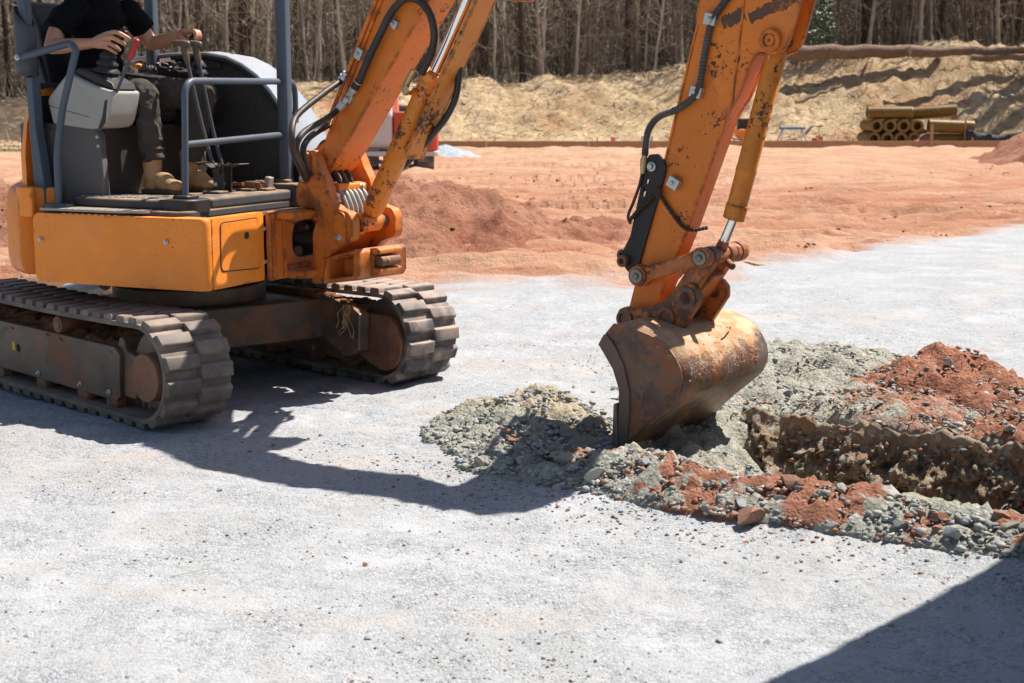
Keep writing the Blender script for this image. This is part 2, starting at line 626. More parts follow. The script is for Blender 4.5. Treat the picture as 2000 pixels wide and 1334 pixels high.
# ------------------------------------------------------------------ terrain
# survey: excavator slew centre, and the frame of the digging boom (s along the trench, n across it)
C0 = Vector((-2.0, 8.62, 0))
BO = Vector((-.97, 8.30, 0))
BA = R(-36.7)
bx_, by_ = (math.cos(BA), math.sin(BA)), (-math.sin(BA), math.cos(BA))


def to_sn(x, y):
    dx, dy = np.asarray(x) - BO.x, np.asarray(y) - BO.y
    return dx * bx_[0] + dy * bx_[1], dx * by_[0] + dy * by_[1]


def from_sn(s, n):
    return BO.x + s * bx_[0] + n * by_[0], BO.y + s * bx_[1] + n * by_[1]


def trench_depth(s, n):
    wob = .05 * fbm(s * 2.3, n * 1.1, 0, 3, 5)
    d = .05 * vn(s * 9, 0 * n, 0, 3) + .035 * vn(s * 21, 0 * n, 3, 4)
    far = sstep(1.00 + wob + d, .84 + wob + d, n)
    near = sstep(-.56 + wob, -.36 + wob, n)
    along = sstep(2.20, 2.50, s + .12 * vn(n * 4, 0, 0, 9)) * sstep(4.7, 4.3, s)
    return .50 * far * near * along


def ground_h(x, y, fine=True):
    x = np.asarray(x, float)
    y = np.asarray(y, float)
    s, n = to_sn(x, y)
    near = sstep(60, 25, np.hypot(x, y))
    h = .020 * fbm(x * .55, y * .55, 0, 3, 1) * near
    clay = clay_mask(x, y)
    if fine:
        close = sstep(14, 9, y) * sstep(7, 5, np.abs(x))
        h = h + (.010 * fbm(x * 4.2, y * 5.4, 0, 4, 2, .62) + .010 * fbm(x * 1.1 + y * .4, y * 2.0, 0, 3, 6) + .0035 * fbm(x * 31, y * 31, 0, 2, 8)) * (1 - clay) * (.3 + .7 * close)
        rut = .09 * fbm(x * .4 + y * .1, y * 2.2, 0, 4, 11, .55) + .05 * fbm(x * 1.7, y * 2.8, 0, 3, 12)
        h = h + rut * clay * sstep(110, 60, y)
        for ry, ra, rb, rp in ((15.4, .10, .5, .3), (17.0, .10, .5, .3), (21.5, -.05, .9, 1.2), (23.2, -.05, .9, 1.2), (27.5, .07, 1.1, 2.0), (29.2, .07, 1.1, 2.0), (34.0, -.03, 1.4, .7), (35.8, -.03, 1.4, .7)):
            dd = np.abs(y - (ry + ra * x + rb * np.sin(x * .22 + rp))) / .24
            tread = 1 + .35 * np.sign(np.sin(x * 26 + rp))
            h = h + clay * (-.055 * tread * np.exp(-dd ** 4) + .045 * np.exp(-((dd - 1.5) / .45) ** 2))
    # crumbling lip round the cut, then the cut
    t = trench_depth(s, n)
    h = h + .05 * sstep(1.25, .72, np.abs(n)) * sstep(2.0, 2.6, s) * sstep(5.0, 4.4, s)
    rough = .030 * fbm(x * 11, y * 11, h * 9, 4, 21, .6)
    h = h - t + rough * sstep(.02, .2, t)
    return h


def clay_mask(x, y):
    yb = np.interp(x, [-60, -6, -1.6, 0, 1.0, 2.34, 4.06, 6.84, 20, 60], [11.5, 11.9, 12.4, 12.95, 13.5, 14.4, 16.1, 19.0, 30, 60])
    w = .55 * fbm(x * .9, y * .9, 0, 3, 31)
    return sstep(-.5, .5, y + w - yb)


def bank_h(x, y):
    top = np.interp(x, [-80, -18, -12, -4, 3, 10, 16, 24, 60], [1.2, 1.6, 2.2, 2.35, 2.55, 3.2, 3.75, 3.9, 4.0])
    top = top + .25 * fbm(x * .25, y * .1, 0, 3, 41)
    foot = 55.5 + 1.2 * fbm(x * .12, 0 * y, 0, 2, 42)
    r = sstep(foot, foot + 8.5, y)
    h = top * r + (.22 * fbm(x * .8, y * .8, 0, 4, 43, .6) + .10 * fbm(x * 3.1, y * 3.1, 0, 3, 44, .6)) * sstep(foot - .5, foot + 2, y)
    h = h + sstep(74, 125, y) * 11.0
    return h


def grid(name, xs, ys, hf, mat, kind=None, attr=None):
    X, Y = np.meshgrid(xs, ys)
    Z = hf(X, Y)
    nx, ny = len(xs), len(ys)
    V = np.stack([X, Y, Z], -1).reshape(-1, 3)
    i = np.arange(nx * ny).reshape(ny, nx)
    F = np.stack([i[:-1, :-1], i[:-1, 1:], i[1:, 1:], i[1:, :-1]], -1).reshape(-1, 4)
    me = bpy.data.meshes.new(name)
    me.vertices.add(len(V))
    me.vertices.foreach_set('co', V.ravel().astype(np.float32))
    me.loops.add(F.size)
    me.loops.foreach_set('vertex_index', F.ravel().astype(np.int32))
    me.polygons.add(len(F))
    me.polygons.foreach_set('loop_start', np.arange(0, F.size, 4, dtype=np.int32))
    me.polygons.foreach_set('use_smooth', np.ones(len(F), dtype=bool))
    me.update()
    me.validate()
    if attr is not None:
        a = me.attributes.new('soil', 'FLOAT_COLOR', 'POINT')
        c = np.ones((len(V), 4), dtype=np.float32)
        c[:, :3] = attr(X, Y, Z).reshape(-1, 3)
        a.data.foreach_set('color', c.ravel())
    o = link(name, me, mat)
    if kind: o['kind'] = kind
    return o


def spaced(segs):
    out = []
    for a, b, d in segs:
        n = max(1, int(round((b - a) / d)))
        out += list(np.linspace(a, b, n, endpoint=False))
    out.append(segs[-1][1])
    return np.array(out)


def soil_colours(m, red):
    """gravel / red clay colour pair and relief driven by factor 'red'"""
    P = m.pos
    # crushed stone
    v1 = m.vor(70, 'Color', P)
    v2 = m.vor(190, 'Color', P)
    g1 = m.xyz(v1)[0]
    g2 = m.xyz(v2)[1]
    stone = m.ramp(m.math('ADD', m.math('MULTIPLY', g1, .55), m.math('MULTIPLY', g2, .45)),
                   [(.0, (.18, .188, .195)), (.32, (.29, .30, .308)), (.6, (.385, .39, .398)), (1, (.48, .482, .485))])
    return stone, g1, g2


def make_ground_mat():
    m = Mat('ground_gravel_and_clay')
    P = m.pos
    red = m.xyz(m.attr('soil'))[0]
    cut = m.xyz(m.attr('soil'))[1]
    stone, g1, g2 = soil_colours(m, red)
    # pale fines packed between the stones
    fines = m.mix(m.thr(m.noise(1.3, 6, .65, P), .35, .65), (.355, .35, .338), (.435, .44, .448))
    fines = m.mix(m.math('MULTIPLY', m.thr(m.noise(.8, 6, .65, m.stretch((.55, 1.3, 1), vec=P)), .50, .66), .75), fines, (.43, .36, .305))
    ff = m.thr(m.math('ADD', m.math('MULTIPLY', m.noise(2.4, 6, .65, P), .6), m.math('MULTIPLY', m.noise(17, 5, .7, P), .4)), .40, .62)
    gravel = m.mix(ff, stone, fines)
    # scattered crumbs of darker soil, gathered in streaks
    cr = m.math('MULTIPLY', m.thr(m.noise(80, 4, .7, P), .565, .63), m.thr(m.noise(3.0, 6, .72, m.stretch((.6, 1.5, 1), vec=P)), .46, .60))
    gravel = m.mix(m.math('MULTIPLY', cr, .8), gravel, m.mix(m.noise(30, 2, .5, P), (.13, .085, .05), (.26, .19, .12)))
    sp = m.thr(m.noise(170, 3, .6, P), .655, .70)
    gravel = m.mix(m.math('MULTIPLY', sp, .55), gravel, (.10, .095, .085))
    # clay
    c1 = m.mix(m.thr(m.noise(.35, 6, .6, m.stretch((.35, 1.3, 1), vec=P)), .35, .65), (.36, .15, .078), (.455, .265, .165))
    c2 = m.mix(m.thr(m.noise(2.2, 6, .65, m.stretch((.4, 1.6, 1), vec=P)), .46, .68), c1, (.30, .115, .062))
    c3 = m.mix(m.math('MULTIPLY', m.thr(m.noise(9, 6, .7, P), .56, .7), .8), c2, (.50, .345, .25))
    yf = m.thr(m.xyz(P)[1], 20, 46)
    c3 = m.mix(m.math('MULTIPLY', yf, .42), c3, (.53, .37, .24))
    c3 = m.mix(m.math('MULTIPLY', m.thr(m.noise(3.4, 6, .7, m.stretch((.25, 1.5, 1), vec=P)), .56, .64), .75), c3, (.34, .155, .08))
    c3 = m.mix(m.math('MULTIPLY', m.thr(m.noise(16, 5, .7, m.stretch((.5, 1.2, 1), vec=P)), .60, .67), .7), c3, (.34, .17, .09))
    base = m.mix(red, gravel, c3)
    # cut soil inside the trench: brown subsoil
    sub = m.mix(m.noise(6, 6, .7, P), (.20, .125, .070), (.38, .265, .165))
    sub = m.mix(m.math('MULTIPLY', m.thr(m.noise(3, 4, .6, P), .5, .66), .6), sub, (.33, .14, .075))
    base = m.mix(cut, base, sub)
    m.set('Base Color', base)
    d1 = m.vor(70, 'Distance', P)
    d2 = m.vor(190, 'Distance', P)
    hh = m.math('ADD', m.math('MULTIPLY', d1, -.6), m.math('MULTIPLY', d2, -.35))
    hh = m.math('ADD', m.math('MULTIPLY', hh, m.math('SUBTRACT', 1.0, m.math('MULTIPLY', ff, .6))), m.math('MULTIPLY', m.noise(60, 5, .7, P), .9))
    hh = m.math('ADD', hh, m.math('MULTIPLY', m.noise(8, 5, .7, P), m.math('MULTIPLY', red, 6.0)))
    m.bump(hh, .85, .011)
    return m.done(.9, spec=.25)


K['ground'] = make_ground_mat()


def ground_attr(X, Y, Z):
    s, n = to_sn(X, Y)
    t = trench_depth(s, n)
    red = clay_mask(X, Y)
    tint = sstep(.05, .9, fbm(X * .5, Y * .5, 0, 3, 51)) * .25 * sstep(3, 0, np.abs(X + 4)) * sstep(4, 6, Y)
    red = np.maximum(red, tint)
    cut = sstep(.04, .14, t)
    return np.stack([red, cut, 0 * red], -1)


def ground_and_bank(X, Y):
    return ground_h(X, Y) + bank_h(X, Y) * (Y > 50) - (Y > 58) * .6 * sstep(58, 62, Y)


gx = spaced([(-320, -60, 40), (-60, -14, 1.2), (-14, -5, .12), (-5, .2, .035), (.2, 2.9, .016), (2.9, 6, .05), (6, 16, .16), (16, 60, 1.2), (60, 320, 40)])
gy = spaced([(-30, 3, 2), (3, 5.4, .03), (5.4, 8.0, .016), (8.0, 12, .04), (12, 26, .10), (26, 56, .35), (56, 57.4, .4), (57.4, 320, 20)])


def rough_wall(o):
    me = o.data
    n = len(me.vertices)
    P = np.empty(n * 3, dtype=np.float32)
    me.vertices.foreach_get('co', P)
    P = P.reshape(-1, 3).astype(float)
    s, m = to_sn(P[:, 0], P[:, 1])
    k = np.where((s > 2.1) & (s < 4.8) & (np.abs(m) < 1.0))[0]
    t = trench_depth(s[k], m[k])
    w = sstep(.03, .12, t) * .3
    q = P[k]
    d = .13 * (fbm(s[k] * 5.5, q[:, 2] * 3, m[k] * .4, 3, 111, .6) - .55) + .065 * fbm(s[k] * 17, q[:, 2] * 15, m[k] * 5, 3, 112, .65)
    d = np.minimum(d, .0)
    P[k, 0] += by_[0] * d * w
    P[k, 1] += by_[1] * d * w
    P[k, 2] += .03 * fbm(s[k] * 15, m[k] * 15, q[:, 2] * 15, 3, 113) * w
    me.vertices.foreach_set('co', P.ravel().astype(np.float32))
    me.update()


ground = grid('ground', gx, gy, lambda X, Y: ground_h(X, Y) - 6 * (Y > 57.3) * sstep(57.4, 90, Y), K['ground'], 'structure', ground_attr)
rough_wall(ground)
tag(ground, 'pale crushed stone and red clay ground with a cut trench')


# ---- straw-covered bank at the wood's edge
def make_bank_mat():
    m = Mat('straw_bank')
    P = m.pos
    z = m.xyz(P)
    a = m.mix(m.thr(m.noise(.5, 6, .65, P), .36, .62), (.44, .305, .165), (.58, .43, .265))
    a = m.mix(m.thr(m.noise(2.6, 6, .7, P), .46, .64), a, (.36, .24, .13))
    a = m.mix(m.math('MULTIPLY', m.thr(m.noise(7, 5, .7, P), .55, .7), .8), a, (.70, .58, .40))
    a = m.mix(m.math('MULTIPLY', m.thr(m.noise(.22, 4, .6, P), .55, .7), .75), a, (.42, .20, .10))
    a = m.mix(m.thr(m.noise(9, 4, .7, P), .62, .70), a, (.12, .085, .05))
    wood = m.math('MAXIMUM', m.thr(z[1], 63.5, 67), m.math('SUBTRACT', 1.0, m.thr(z[0], -17.5, -15.5)))  # wood floor past the crest; far-left bank end darkened to stand for its shade
    leaf_shade = m.mix(m.noise(4, 6, .7, P), (.095, .068, .046), (.18, .13, .085))
    m.set('Base Color', m.mix(wood, a, leaf_shade))
    m.bump(m.math('ADD', m.noise(3, 6, .75, P), m.math('MULTIPLY', m.noise(14, 4, .7, P), .4)), .8, .22)
    return m.done(.95, spec=.15)


K['bank'] = make_bank_mat()
bank = grid('hill', spaced([(-120, -34, 3), (-34, 34, .22), (34, 120, 3)]), spaced([(54.2, 66, .22), (66, 90, .8), (90, 180, 5)]),
            lambda X, Y: bank_h(X, Y) - .12 * sstep(55.8, 54.3, Y), K['bank'], 'structure')
tag(bank, 'straw strewn earth bank rising to the bare wood')


# ---- heaps of dug soil
def make_heap_mat():
    m = Mat('dug_soil')
    P = m.pos
    at = m.xyz(m.attr('soil'))
    red, tan = at[0], at[1]
    grey = m.mix(m.noise(7, 6, .7, P), (.29, .28, .225), (.43, .41, .335))
    st = m.ramp(m.xyz(m.vor(55, 'Color', P))[0], [(0, (.25, .26, .23)), (.5, (.39, .39, .345)), (1, (.50, .48, .42))])
    grey = m.mix(m.thr(m.noise(12, 5, .7, P), .48, .6), grey, st)
    tn = m.mix(m.noise(6, 6, .7, P), (.37, .30, .205), (.52, .44, .32))
    rd = m.mix(m.noise(5, 6, .7, P), (.30, .118, .068), (.40, .20, .13))
    rd = m.mix(m.math('MULTIPLY', m.thr(m.noise(26, 5, .7, P), .52, .64), .7), rd, (.22, .078, .045))
    rd = m.mix(m.math('MULTIPLY', m.thr(m.noise(14, 5, .7, P), .58, .7), .7), rd, (.42, .30, .22))
    base = m.mix(m.thr(m.math('ADD', tan, m.math('MULTIPLY', m.math('SUBTRACT', m.noise(10, 6, .7, P), .5), .9)), .35, .6), grey, tn)
    base = m.mix(m.thr(m.math('ADD', red, m.math('MULTIPLY', m.math('SUBTRACT', m.noise(8, 6, .7, P), .5), .9)), .38, .58), base, rd)
    m.set('Base Color', base)
    h = m.math('ADD', m.noise(38, 6, .75, P), m.math('MULTIPLY', m.vor(55, 'Distance', P), -.5))
    m.bump(h, .9, .022)
    return m.done(.95, spec=.15)


K['heap'] = make_heap_mat()
HEAPS = []


def lip_n(s):
    return .70 + .05 * fbm(s * 3.1, 0 * s, 0, 3, 125) + .02 * vn(s * 17, 0 * s, 0, 126)


def heap(label, s0, s1, n0, n1, d, hf, cf, inside=False, group='heaps of soil dug from the trench'):
    """a heap as its own surface over (s, n); hf height above ground, cf -> (red, tan)"""
    ss = np.arange(s0, s1 + d, d)
    nn = np.arange(n0, n1 + d, d)
    S, N = np.meshgrid(ss, nn)
    X, Y = from_sn(S, N)
    Hh = hf(S, N)
    edge = lip_n(S)
    if not inside: Hh = np.where(N > 0, np.where(N < edge, -1, np.minimum(Hh, .022 + np.maximum(N - edge, 0) * .55)), Hh)
    lump = (.032 * fbm(X * 9, Y * 9, 0, 4, 61, .66) + .017 * fbm(X * 34, Y * 34, 0, 3, 62, .6)) * sstep(0.0, .06, Hh)
    G = ground_h(X, Y, False)
    if not inside: G = np.where(N > .3, np.maximum(G, .035), G)
    Z = np.where(Hh > .004, G + Hh + lump, G - .06)
    nx, ny = len(ss), len(nn)
    i = np.arange(nx * ny).reshape(ny, nx)
    F = np.stack([i[:-1, :-1], i[:-1, 1:], i[1:, 1:], i[1:, :-1]], -1).reshape(-1, 4)
    keep = (Hh.ravel()[F] > .004).any(1)
    F = F[keep]
    used = np.unique(F)
    remap = -np.ones(nx * ny, int)
    remap[used] = np.arange(len(used))
    cx, cy = from_sn((s0 + s1) / 2, (n0 + n1) / 2)
    V = np.stack([X, Y, Z], -1).reshape(-1, 3)[used] - np.array([cx, cy, 0])
    me = bpy.data.meshes.new('soil_heap')
    me.from_pydata(V.tolist(), [], remap[F].tolist())
    finish(me, 0)
    me.polygons.foreach_set('use_smooth', [True] * len(me.polygons))
    a = me.attributes.new('soil', 'FLOAT_COLOR', 'POINT')
    c = np.ones((len(used), 4), dtype=np.float32)
    rr, tt = cf(S, N)
    c[:, 0] = np.broadcast_to(rr, S.shape).ravel()[used]
    c[:, 1] = np.broadcast_to(tt, S.shape).ravel()[used]
    a.data.foreach_set('color', c.ravel())
    o = link('soil_heap', me, K['heap'])
    o.location = (cx, cy, 0)
    tag(o, label, 'soil heap', group)
    HEAPS.append((hf, cf, s0, s1, n0, n1))
    return o


def blob(S, N, cs, cn, rs, rn, h, p=1.3):
    d = np.sqrt(((S - cs) / rs) ** 2 + ((N - cn) / rn) ** 2)
    return h * np.clip(1 - d ** p, -1, 1)


def h_near(S, N):
    n_c = -.80 + .05 * vn(S * 2.1, 0 * N, 0, 71)
    w = .27 + .05 * vn(S * 3.3, 0 * N, 0, 72)
    top = np.interp(S, [1.55, 1.9, 2.3, 2.8, 3.4, 4.0, 4.6], [.0, .11, .09, .085, .08, .055, .02]) * (1 + .3 * vn(S * 3.7, N * 2, 0, 73))
    return top * np.clip(1 - (np.abs(N - n_c) / w) ** 1.6, -1, 1)


def c_near(S, N):
    r = np.interp(S, [2.2, 2.7, 2.95, 3.1, 3.55, 3.75, 4.1, 4.3], [-.1, .12, .55, .75, .85, .25, .2, .65])
    r = r * .8 + .6 * fbm(S * 6.5, N * 8, 0, 4, 74, .6)
    return r, .25 + 0 * S


def h_left(S, N):
    a = blob(S, N, 1.52, -.10, .58, .78, .17)
    b = blob(S, N, 1.86, -.66, .36, .36, .17)
    c = blob(S, N, 1.70, .42, .42, .45, .12)
    e = blob(S, N, 2.02, -.25, .22, .55, .07)
    k = np.maximum.reduce([a, b, c, e])
    return k + .03 * fbm(S * 4, N * 4, 0, 3, 75) * (k > 0)


def c_left(S, N):
    return 0.0 * S - .1, .70 + .5 * vn(S * 2, N * 2, 0, 76) - .8 * sstep(-.35, -.75, N)


def h_back(S, N):
    a = blob(S, N, 2.05, 1.75, .85, 1.0, .17)
    b = blob(S, N, 2.9, 1.05, 1.1, .55, .10)
    c = blob(S, N, 2.45, .92, .5, .32, .06)
    k = np.maximum.reduce([a, b, c])
    return k + .035 * fbm(S * 3, N * 3, 0, 3, 77) * (k > 0)


def c_back(S, N):
    return .12 + .55 * vn(S * 2.6, N * 2.6, 0, 78) * sstep(1.8, 3.2, S), .15 + 0 * S


def h_red(S, N):
    a = blob(S, N, 2.98, 1.66, .62, .62, .31, 1.1)
    b = blob(S, N, 3.45, 1.55, .6, .5, .16)
    k = np.maximum(a, b)
    return k + .04 * fbm(S * 4.5, N * 4.5, 0, 3, 79) * (k > 0)


def c_red(S, N):
    d = np.hypot((S - 3.0), (N - 1.55))
    return 1.15 - d * 1.1, .3 + 0 * S


def h_red2(S, N):
    a = blob(S, N, 3.95, 1.02, .75, .42, .17)
    b = blob(S, N, 3.75, .80, .45, .16, .08)
    k = np.maximum(a, b)
    return k + .03 * fbm(S * 5, N * 5, 0, 3, 80) * (k > 0)


def c_red2(S, N):
    return .85 + .3 * vn(S * 3, N * 3, 0, 81), .2 + 0 * S


def h_inner(S, N):
    x, y = from_sn(S, N)
    lev = np.interp(S, [2.1, 2.3, 2.5, 2.8, 3.2, 3.7, 4.0], [.03, .0, -.07, -.13, -.20, -.32, -.50])
    lev = lev - .26 * sstep(-.1, .45, N - (2.9 - S) * .35) * sstep(2.2, 2.6, S) - .06 * sstep(-.35, -.6, N) + .06 * fbm(S * 4, N * 4, 0, 3, 82)
    return np.clip(lev - ground_h(x, y, False), -1, 1)


def c_inner(S, N):
    return -.1 + 0 * S, .35 + .6 * sstep(2.6, 3.2, S)


heap('long low ridge of stones and red soil along the near side of the trench', 1.5, 4.65, -1.25, -.4, .02, h_near, c_near)
heap('tan and grey gravel heap pushed up on the machine side of the bucket', .9, 2.5, -1.1, 1.0, .02, h_left, c_left)
heap('wide grey green gravel heap behind the trench next to the bucket', 1.1, 4.0, .68, 2.8, .025, h_back, c_back)
heap('pointed red soil heap on the far side of the trench', 2.2, 4.1, .95, 2.4, .02, h_red, c_red)
heap('flat spread of red clods at the far lip of the trench', 3.15, 4.75, .60, 1.5, .02, h_red2, c_red2)
heap('loose brown soil fallen inside the trench below the bucket', 2.15, 3.95, -.62, .95, .02, h_inner, c_inner, True)


# ---- crumbled far wall of the cut
def make_cut_mat():
    m = Mat('trench_soil')
    P = m.pos
    a = m.mix(m.thr(m.noise(5, 6, .7, P), .35, .65), (.25, .18, .12), (.42, .325, .225))
    a = m.mix(m.thr(m.noise(21, 5, .7, P), .55, .68), a, (.17, .12, .08))
    a = m.mix(m.math('MULTIPLY', m.thr(m.noise(2.4, 4, .6, P), .5, .62), .5), a, (.34, .16, .095))
    st = m.xyz(m.vor(30, 'Color', P))[0]
    a = m.mix(m.math('MULTIPLY', m.thr(st, .80, .84), .8), a, (.40, .39, .35))
    m.set('Base Color', a)
    m.bump(m.math('ADD', m.noise(30, 6, .75, P), m.math('MULTIPLY', m.vor(30, 'Distance', P), -.4)), 1.0, .03)
    return m.done(.95, spec=.1)


K['cut'] = make_cut_mat()
S_, V_ = np.meshgrid(np.arange(2.10, 4.55, .0085), np.linspace(0, 1, 64))
sc_ = .085 * (1 - np.abs(fbm(S_ * 4.2 + V_ * .6, V_ * 1.8, 0, 3, 121, .6))) + .065 * fbm(S_ * 11, V_ * 6, 0, 4, 122, .65) + .030 * fbm(S_ * 38, V_ * 22, 0, 3, 123, .7) + .012 * fbm(S_ * 95, V_ * 55, 0, 1, 128)
Nw = lip_n(S_) - .035 - .40 * np.maximum(V_ - .06, 0) ** 1.15 - (sc_ - .05) * sstep(.08, .30, V_) + .16 * sstep(.06, .0, V_)
Zw = .095 - .64 * V_ + .030 * fbm(S_ * 9, V_ * 5, 2, 3, 124) + .018 * fbm(S_ * 30, V_ * 14, 2, 2, 127)
Zw = Zw - .07 * sstep(.06, .0, V_)
Xw, Yw = from_sn(S_, Nw)
ny_, nx_ = S_.shape
ii = np.arange(nx_ * ny_).reshape(ny_, nx_)
Fw = np.stack([ii[:-1, :-1], ii[:-1, 1:], ii[1:, 1:], ii[1:, :-1]], -1).reshape(-1, 4)
me = bpy.data.meshes.new('trench_wall')
me.from_pydata(np.stack([Xw, Yw, Zw], -1).reshape(-1, 3).tolist(), [], Fw.tolist())
finish(me, 0)
me.polygons.foreach_set('use_smooth', [True] * len(me.polygons))
tw = link('trench_wall', me, K['cut'])
tag(tw, 'crumbling brown cut face on the far side of the trench', None, None, 'structure')
WALL = (Xw.ravel(), Yw.ravel(), Zw.ravel())


# ---- red clay mounds farther off
def make_clay_mat():
    m = Mat('red_clay_mound')
    P = m.pos
    a = m.mix(m.thr(m.noise(1.2, 6, .65, P), .35, .65), (.37, .155, .092), (.46, .235, .15))
    a = m.mix(m.thr(m.noise(6, 6, .7, P), .52, .66), a, (.27, .10, .058))
    a = m.mix(m.math('MULTIPLY', m.thr(m.noise(14, 5, .7, P), .55, .7), .6), a, (.42, .25, .17))
    m.set('Base Color', a)
    m.bump(m.noise(9, 7, .75, P), 1.0, .09)
    return m.done(.95, spec=.15)


K['clay'] = make_clay_mat()


def far_mound(label, x0, x1, y0, y1, d, hf, mat, group, name='dirt_mound', cat='mound'):
    xs, ys = np.arange(x0, x1 + d, d), np.arange(y0, y1 + d, d)
    cx, cy = (x0 + x1) / 2, (y0 + y1) / 2
    o = grid(name, xs - cx, ys - cy, lambda X, Y: hf(X + cx, Y + cy), mat)
    o.location = (cx, cy, 0)
    tag(o, label, cat, group)
    return o


def hm1(X, Y):
    top = np.interp(X, [-9, -6.5, -3.0, -1.6, -.8, .0, .6, 1.8, 2.4], [.3, .62, .74, .78, .70, .46, .20, .12, -.1])
    d = np.abs(Y - 17.6 - .25 * X * 0) / np.interp(X, [-9, -1, 2], [2.0, 2.1, .9])
    h = top * (1 - d ** 1.5)
    return np.where(d < 1.4, h, -.4) + (.11 * fbm(X * 1.9, Y * 1.9, 0, 4, 91, .62) + .05 * fbm(X * 8, Y * 8, 0, 3, 92, .6)) * sstep(-.1, .2, h) - .03


def hm2(X, Y):
    h = blob(X, Y, 15.2, 39, 2.6, 3.2, 1.1, 1.2)
    return h + .16 * fbm(X * 1.5, Y * 1.5, 0, 4, 93, .6) * (h > 0) - .03


def hm3(X, Y):
    h = blob(X, Y, 15.2, 53.4, 1.1, 1.0, .62, 1.2)
    return h + .08 * fbm(X * 2, Y * 2, 0, 3, 94) * (h > 0) - .02


def hm4(X, Y):
    h = blob(X, Y, -2.05, 43.5, 1.1, 1.2, .34, 1.1)
    return h + .05 * fbm(X * 3, Y * 3, 0, 3, 95) * (h > 0) - .02


far_mound('broad mound of broken red clay behind the orange excavator', -9, 2.4, 15, 20.4, .055, hm1, K['clay'], 'red clay mounds')
far_mound('red clay mound near the black silt fence', 12, 18.5, 35, 43, .12, hm2, K['clay'], 'red clay mounds')
far_mound('small red soil mound in front of the stacked pipes', 13.8, 16.6, 52, 54.6, .1, hm3, K['clay'], 'red clay mounds')
K['bluegravel'] = plain('blue_grey_stone', (.34, .37, .40), .9, 0, .45, 9, .8, bscale=14, bdist=.1)
far_mound('small blue grey gravel pile beside the red and white machine', -3.8, -.6, 42, 45.2, .1, hm4, K['bluegravel'], None, 'gravel_pile', 'gravel pile')


# ------------------------------------------------------------------ stones
def make_stone_mat():
    m = Mat('stone')
    t = m.attr('tint')
    base = m.mix(m.noise(20, 5, .65), m.mix(.35, t, (.12, .10, .08)), t)
    base = m.mix(m.math('MULTIPLY', m.thr(m.noise(9, 4), .5, .7), .35), base, (.52, .47, .40))
    m.set('Base Color', base)
    m.bump(m.noise(45, 4, .7), .5, .006)
    return m.done(.85, spec=.3)


K['stone'] = make_stone_mat()


def stone_geo(r, sub=1):
    bm = bmesh.new()
    bmesh.ops.create_icosphere(bm, subdivisions=sub, radius=1)
    d = [(Vector((r.gauss(0, 1), r.gauss(0, 1), r.gauss(0, 1))).normalized(), r.uniform(.30, .72)) for _ in range(9)]
    for v in bm.verts:
        for n, k in d:
            q = v.co.dot(n)
            if q > k: v.co -= n * (q - k) * .97
        v.co.x *= 1.0
    sx = (1, r.uniform(.65, .9), r.uniform(.5, .75))
    for v in bm.verts: v.co = Vector((v.co.x * sx[0], v.co.y * sx[1], v.co.z * sx[2]))
    V = [v.co.copy() for v in bm.verts]
    F = [[v.index for v in f.verts] for f in bm.faces]
    bm.free()
    return V, F


GREYS = [(.31, .325, .31), (.38, .38, .345), (.25, .27, .255), (.43, .415, .37), (.33, .31, .25), (.30, .315, .33), (.22, .23, .205)]
REDS = [(.34, .16, .10), (.30, .12, .07), (.38, .22, .155), (.32, .13, .075)]
stone_meshes = {'g': [], 'r': []}
for key, pal in (('g', GREYS), ('r', REDS)):
    for i in range(14):
        V, F = stone_geo(rng, 2)
        b = MB()
        b.col = (*pal[i % len(pal)], 1)
        b.add(V, F)
        me = b.mesh('stone', 14)
        me.materials.append(K['stone'])
        stone_meshes[key].append(me)


def surf(s, n):
    x, y = from_sn(s, n)
    g = float(ground_h(x, y, False))
    z = g
    for hf, cf, s0, s1, n0, n1 in HEAPS:
        if s0 < s < s1 and n0 < n < n1:
            h = float(hf(np.array(s), np.array(n)))
            if h > .004:
                z = max(z, (max(g, .035) if n > .3 and hf is not h_inner else g) + h)
    return x, y, z


def put_stone(x, y, z, size, key, label, group):
    o = bpy.data.objects.new('stone', rng.choice(stone_meshes[key]))
    col.objects.link(o)
    o.location = (x, y, z + size * .18)
    o.scale = (size,) * 3
    o.rotation_euler = (rng.uniform(-.5, .5), rng.uniform(-.5, .5), rng.uniform(0, 6.28))
    tag(o, label, 'stone', group)


for hi, count, label, g in ((0, 120, 'stone lying on the low ridge along the near side of the trench', 'stones on the near ridge'),
                            (1, 55, 'grey stone on the gravel heap on the machine side of the bucket', 'stones on the heap left of the bucket'),
                            (2, 50, 'stone on the wide grey green gravel heap behind the trench', 'stones on the heap behind the trench'),
                            (3, 16, 'stone on the pointed red soil heap', 'stones on the pointed red heap'),
                            (4, 18, 'clod on the flat spread of red clods at the far lip', 'clods at the far lip'),
                            (5, 22, 'stone in the loose brown soil fallen inside the trench', 'stones inside the trench')):
    hf, cf, s0, s1, n0, n1 = HEAPS[hi]
    k = 0
    for _ in range(6000):
        if k >= count: break
        s, n = rng.uniform(s0, min(s1, 4.35)), rng.uniform(n0, n1)
        h = float(hf(np.array(s), np.array(n)))
        lim = .012 if hi != 0 else .006
        if h < lim: continue
        if hi == 0 and n > -.55: continue
        if hi in (2, 3, 4) and n < float(lip_n(np.array(s))) + .02: continue
        x, y, z = surf(s, n)
        rr = float(np.asarray(cf(np.array([s]), np.array([n]))[0]).ravel()[0])
        key = 'r' if rng.random() < rr * .75 else 'g'
        size = rng.choice([.018, .02, .024, .028, .032, .04]) * (1.15 if hi == 0 else 1)
        if hi == 0 and rng.random() < .10: size = rng.uniform(.05, .07)
        lab = label if key == 'g' or hi > 0 else 'red clod lying on the low ridge along the near side of the trench'
        put_stone(x, y, z, size, key, lab, g if lab == label else 'red clods on the near ridge')
        k += 1

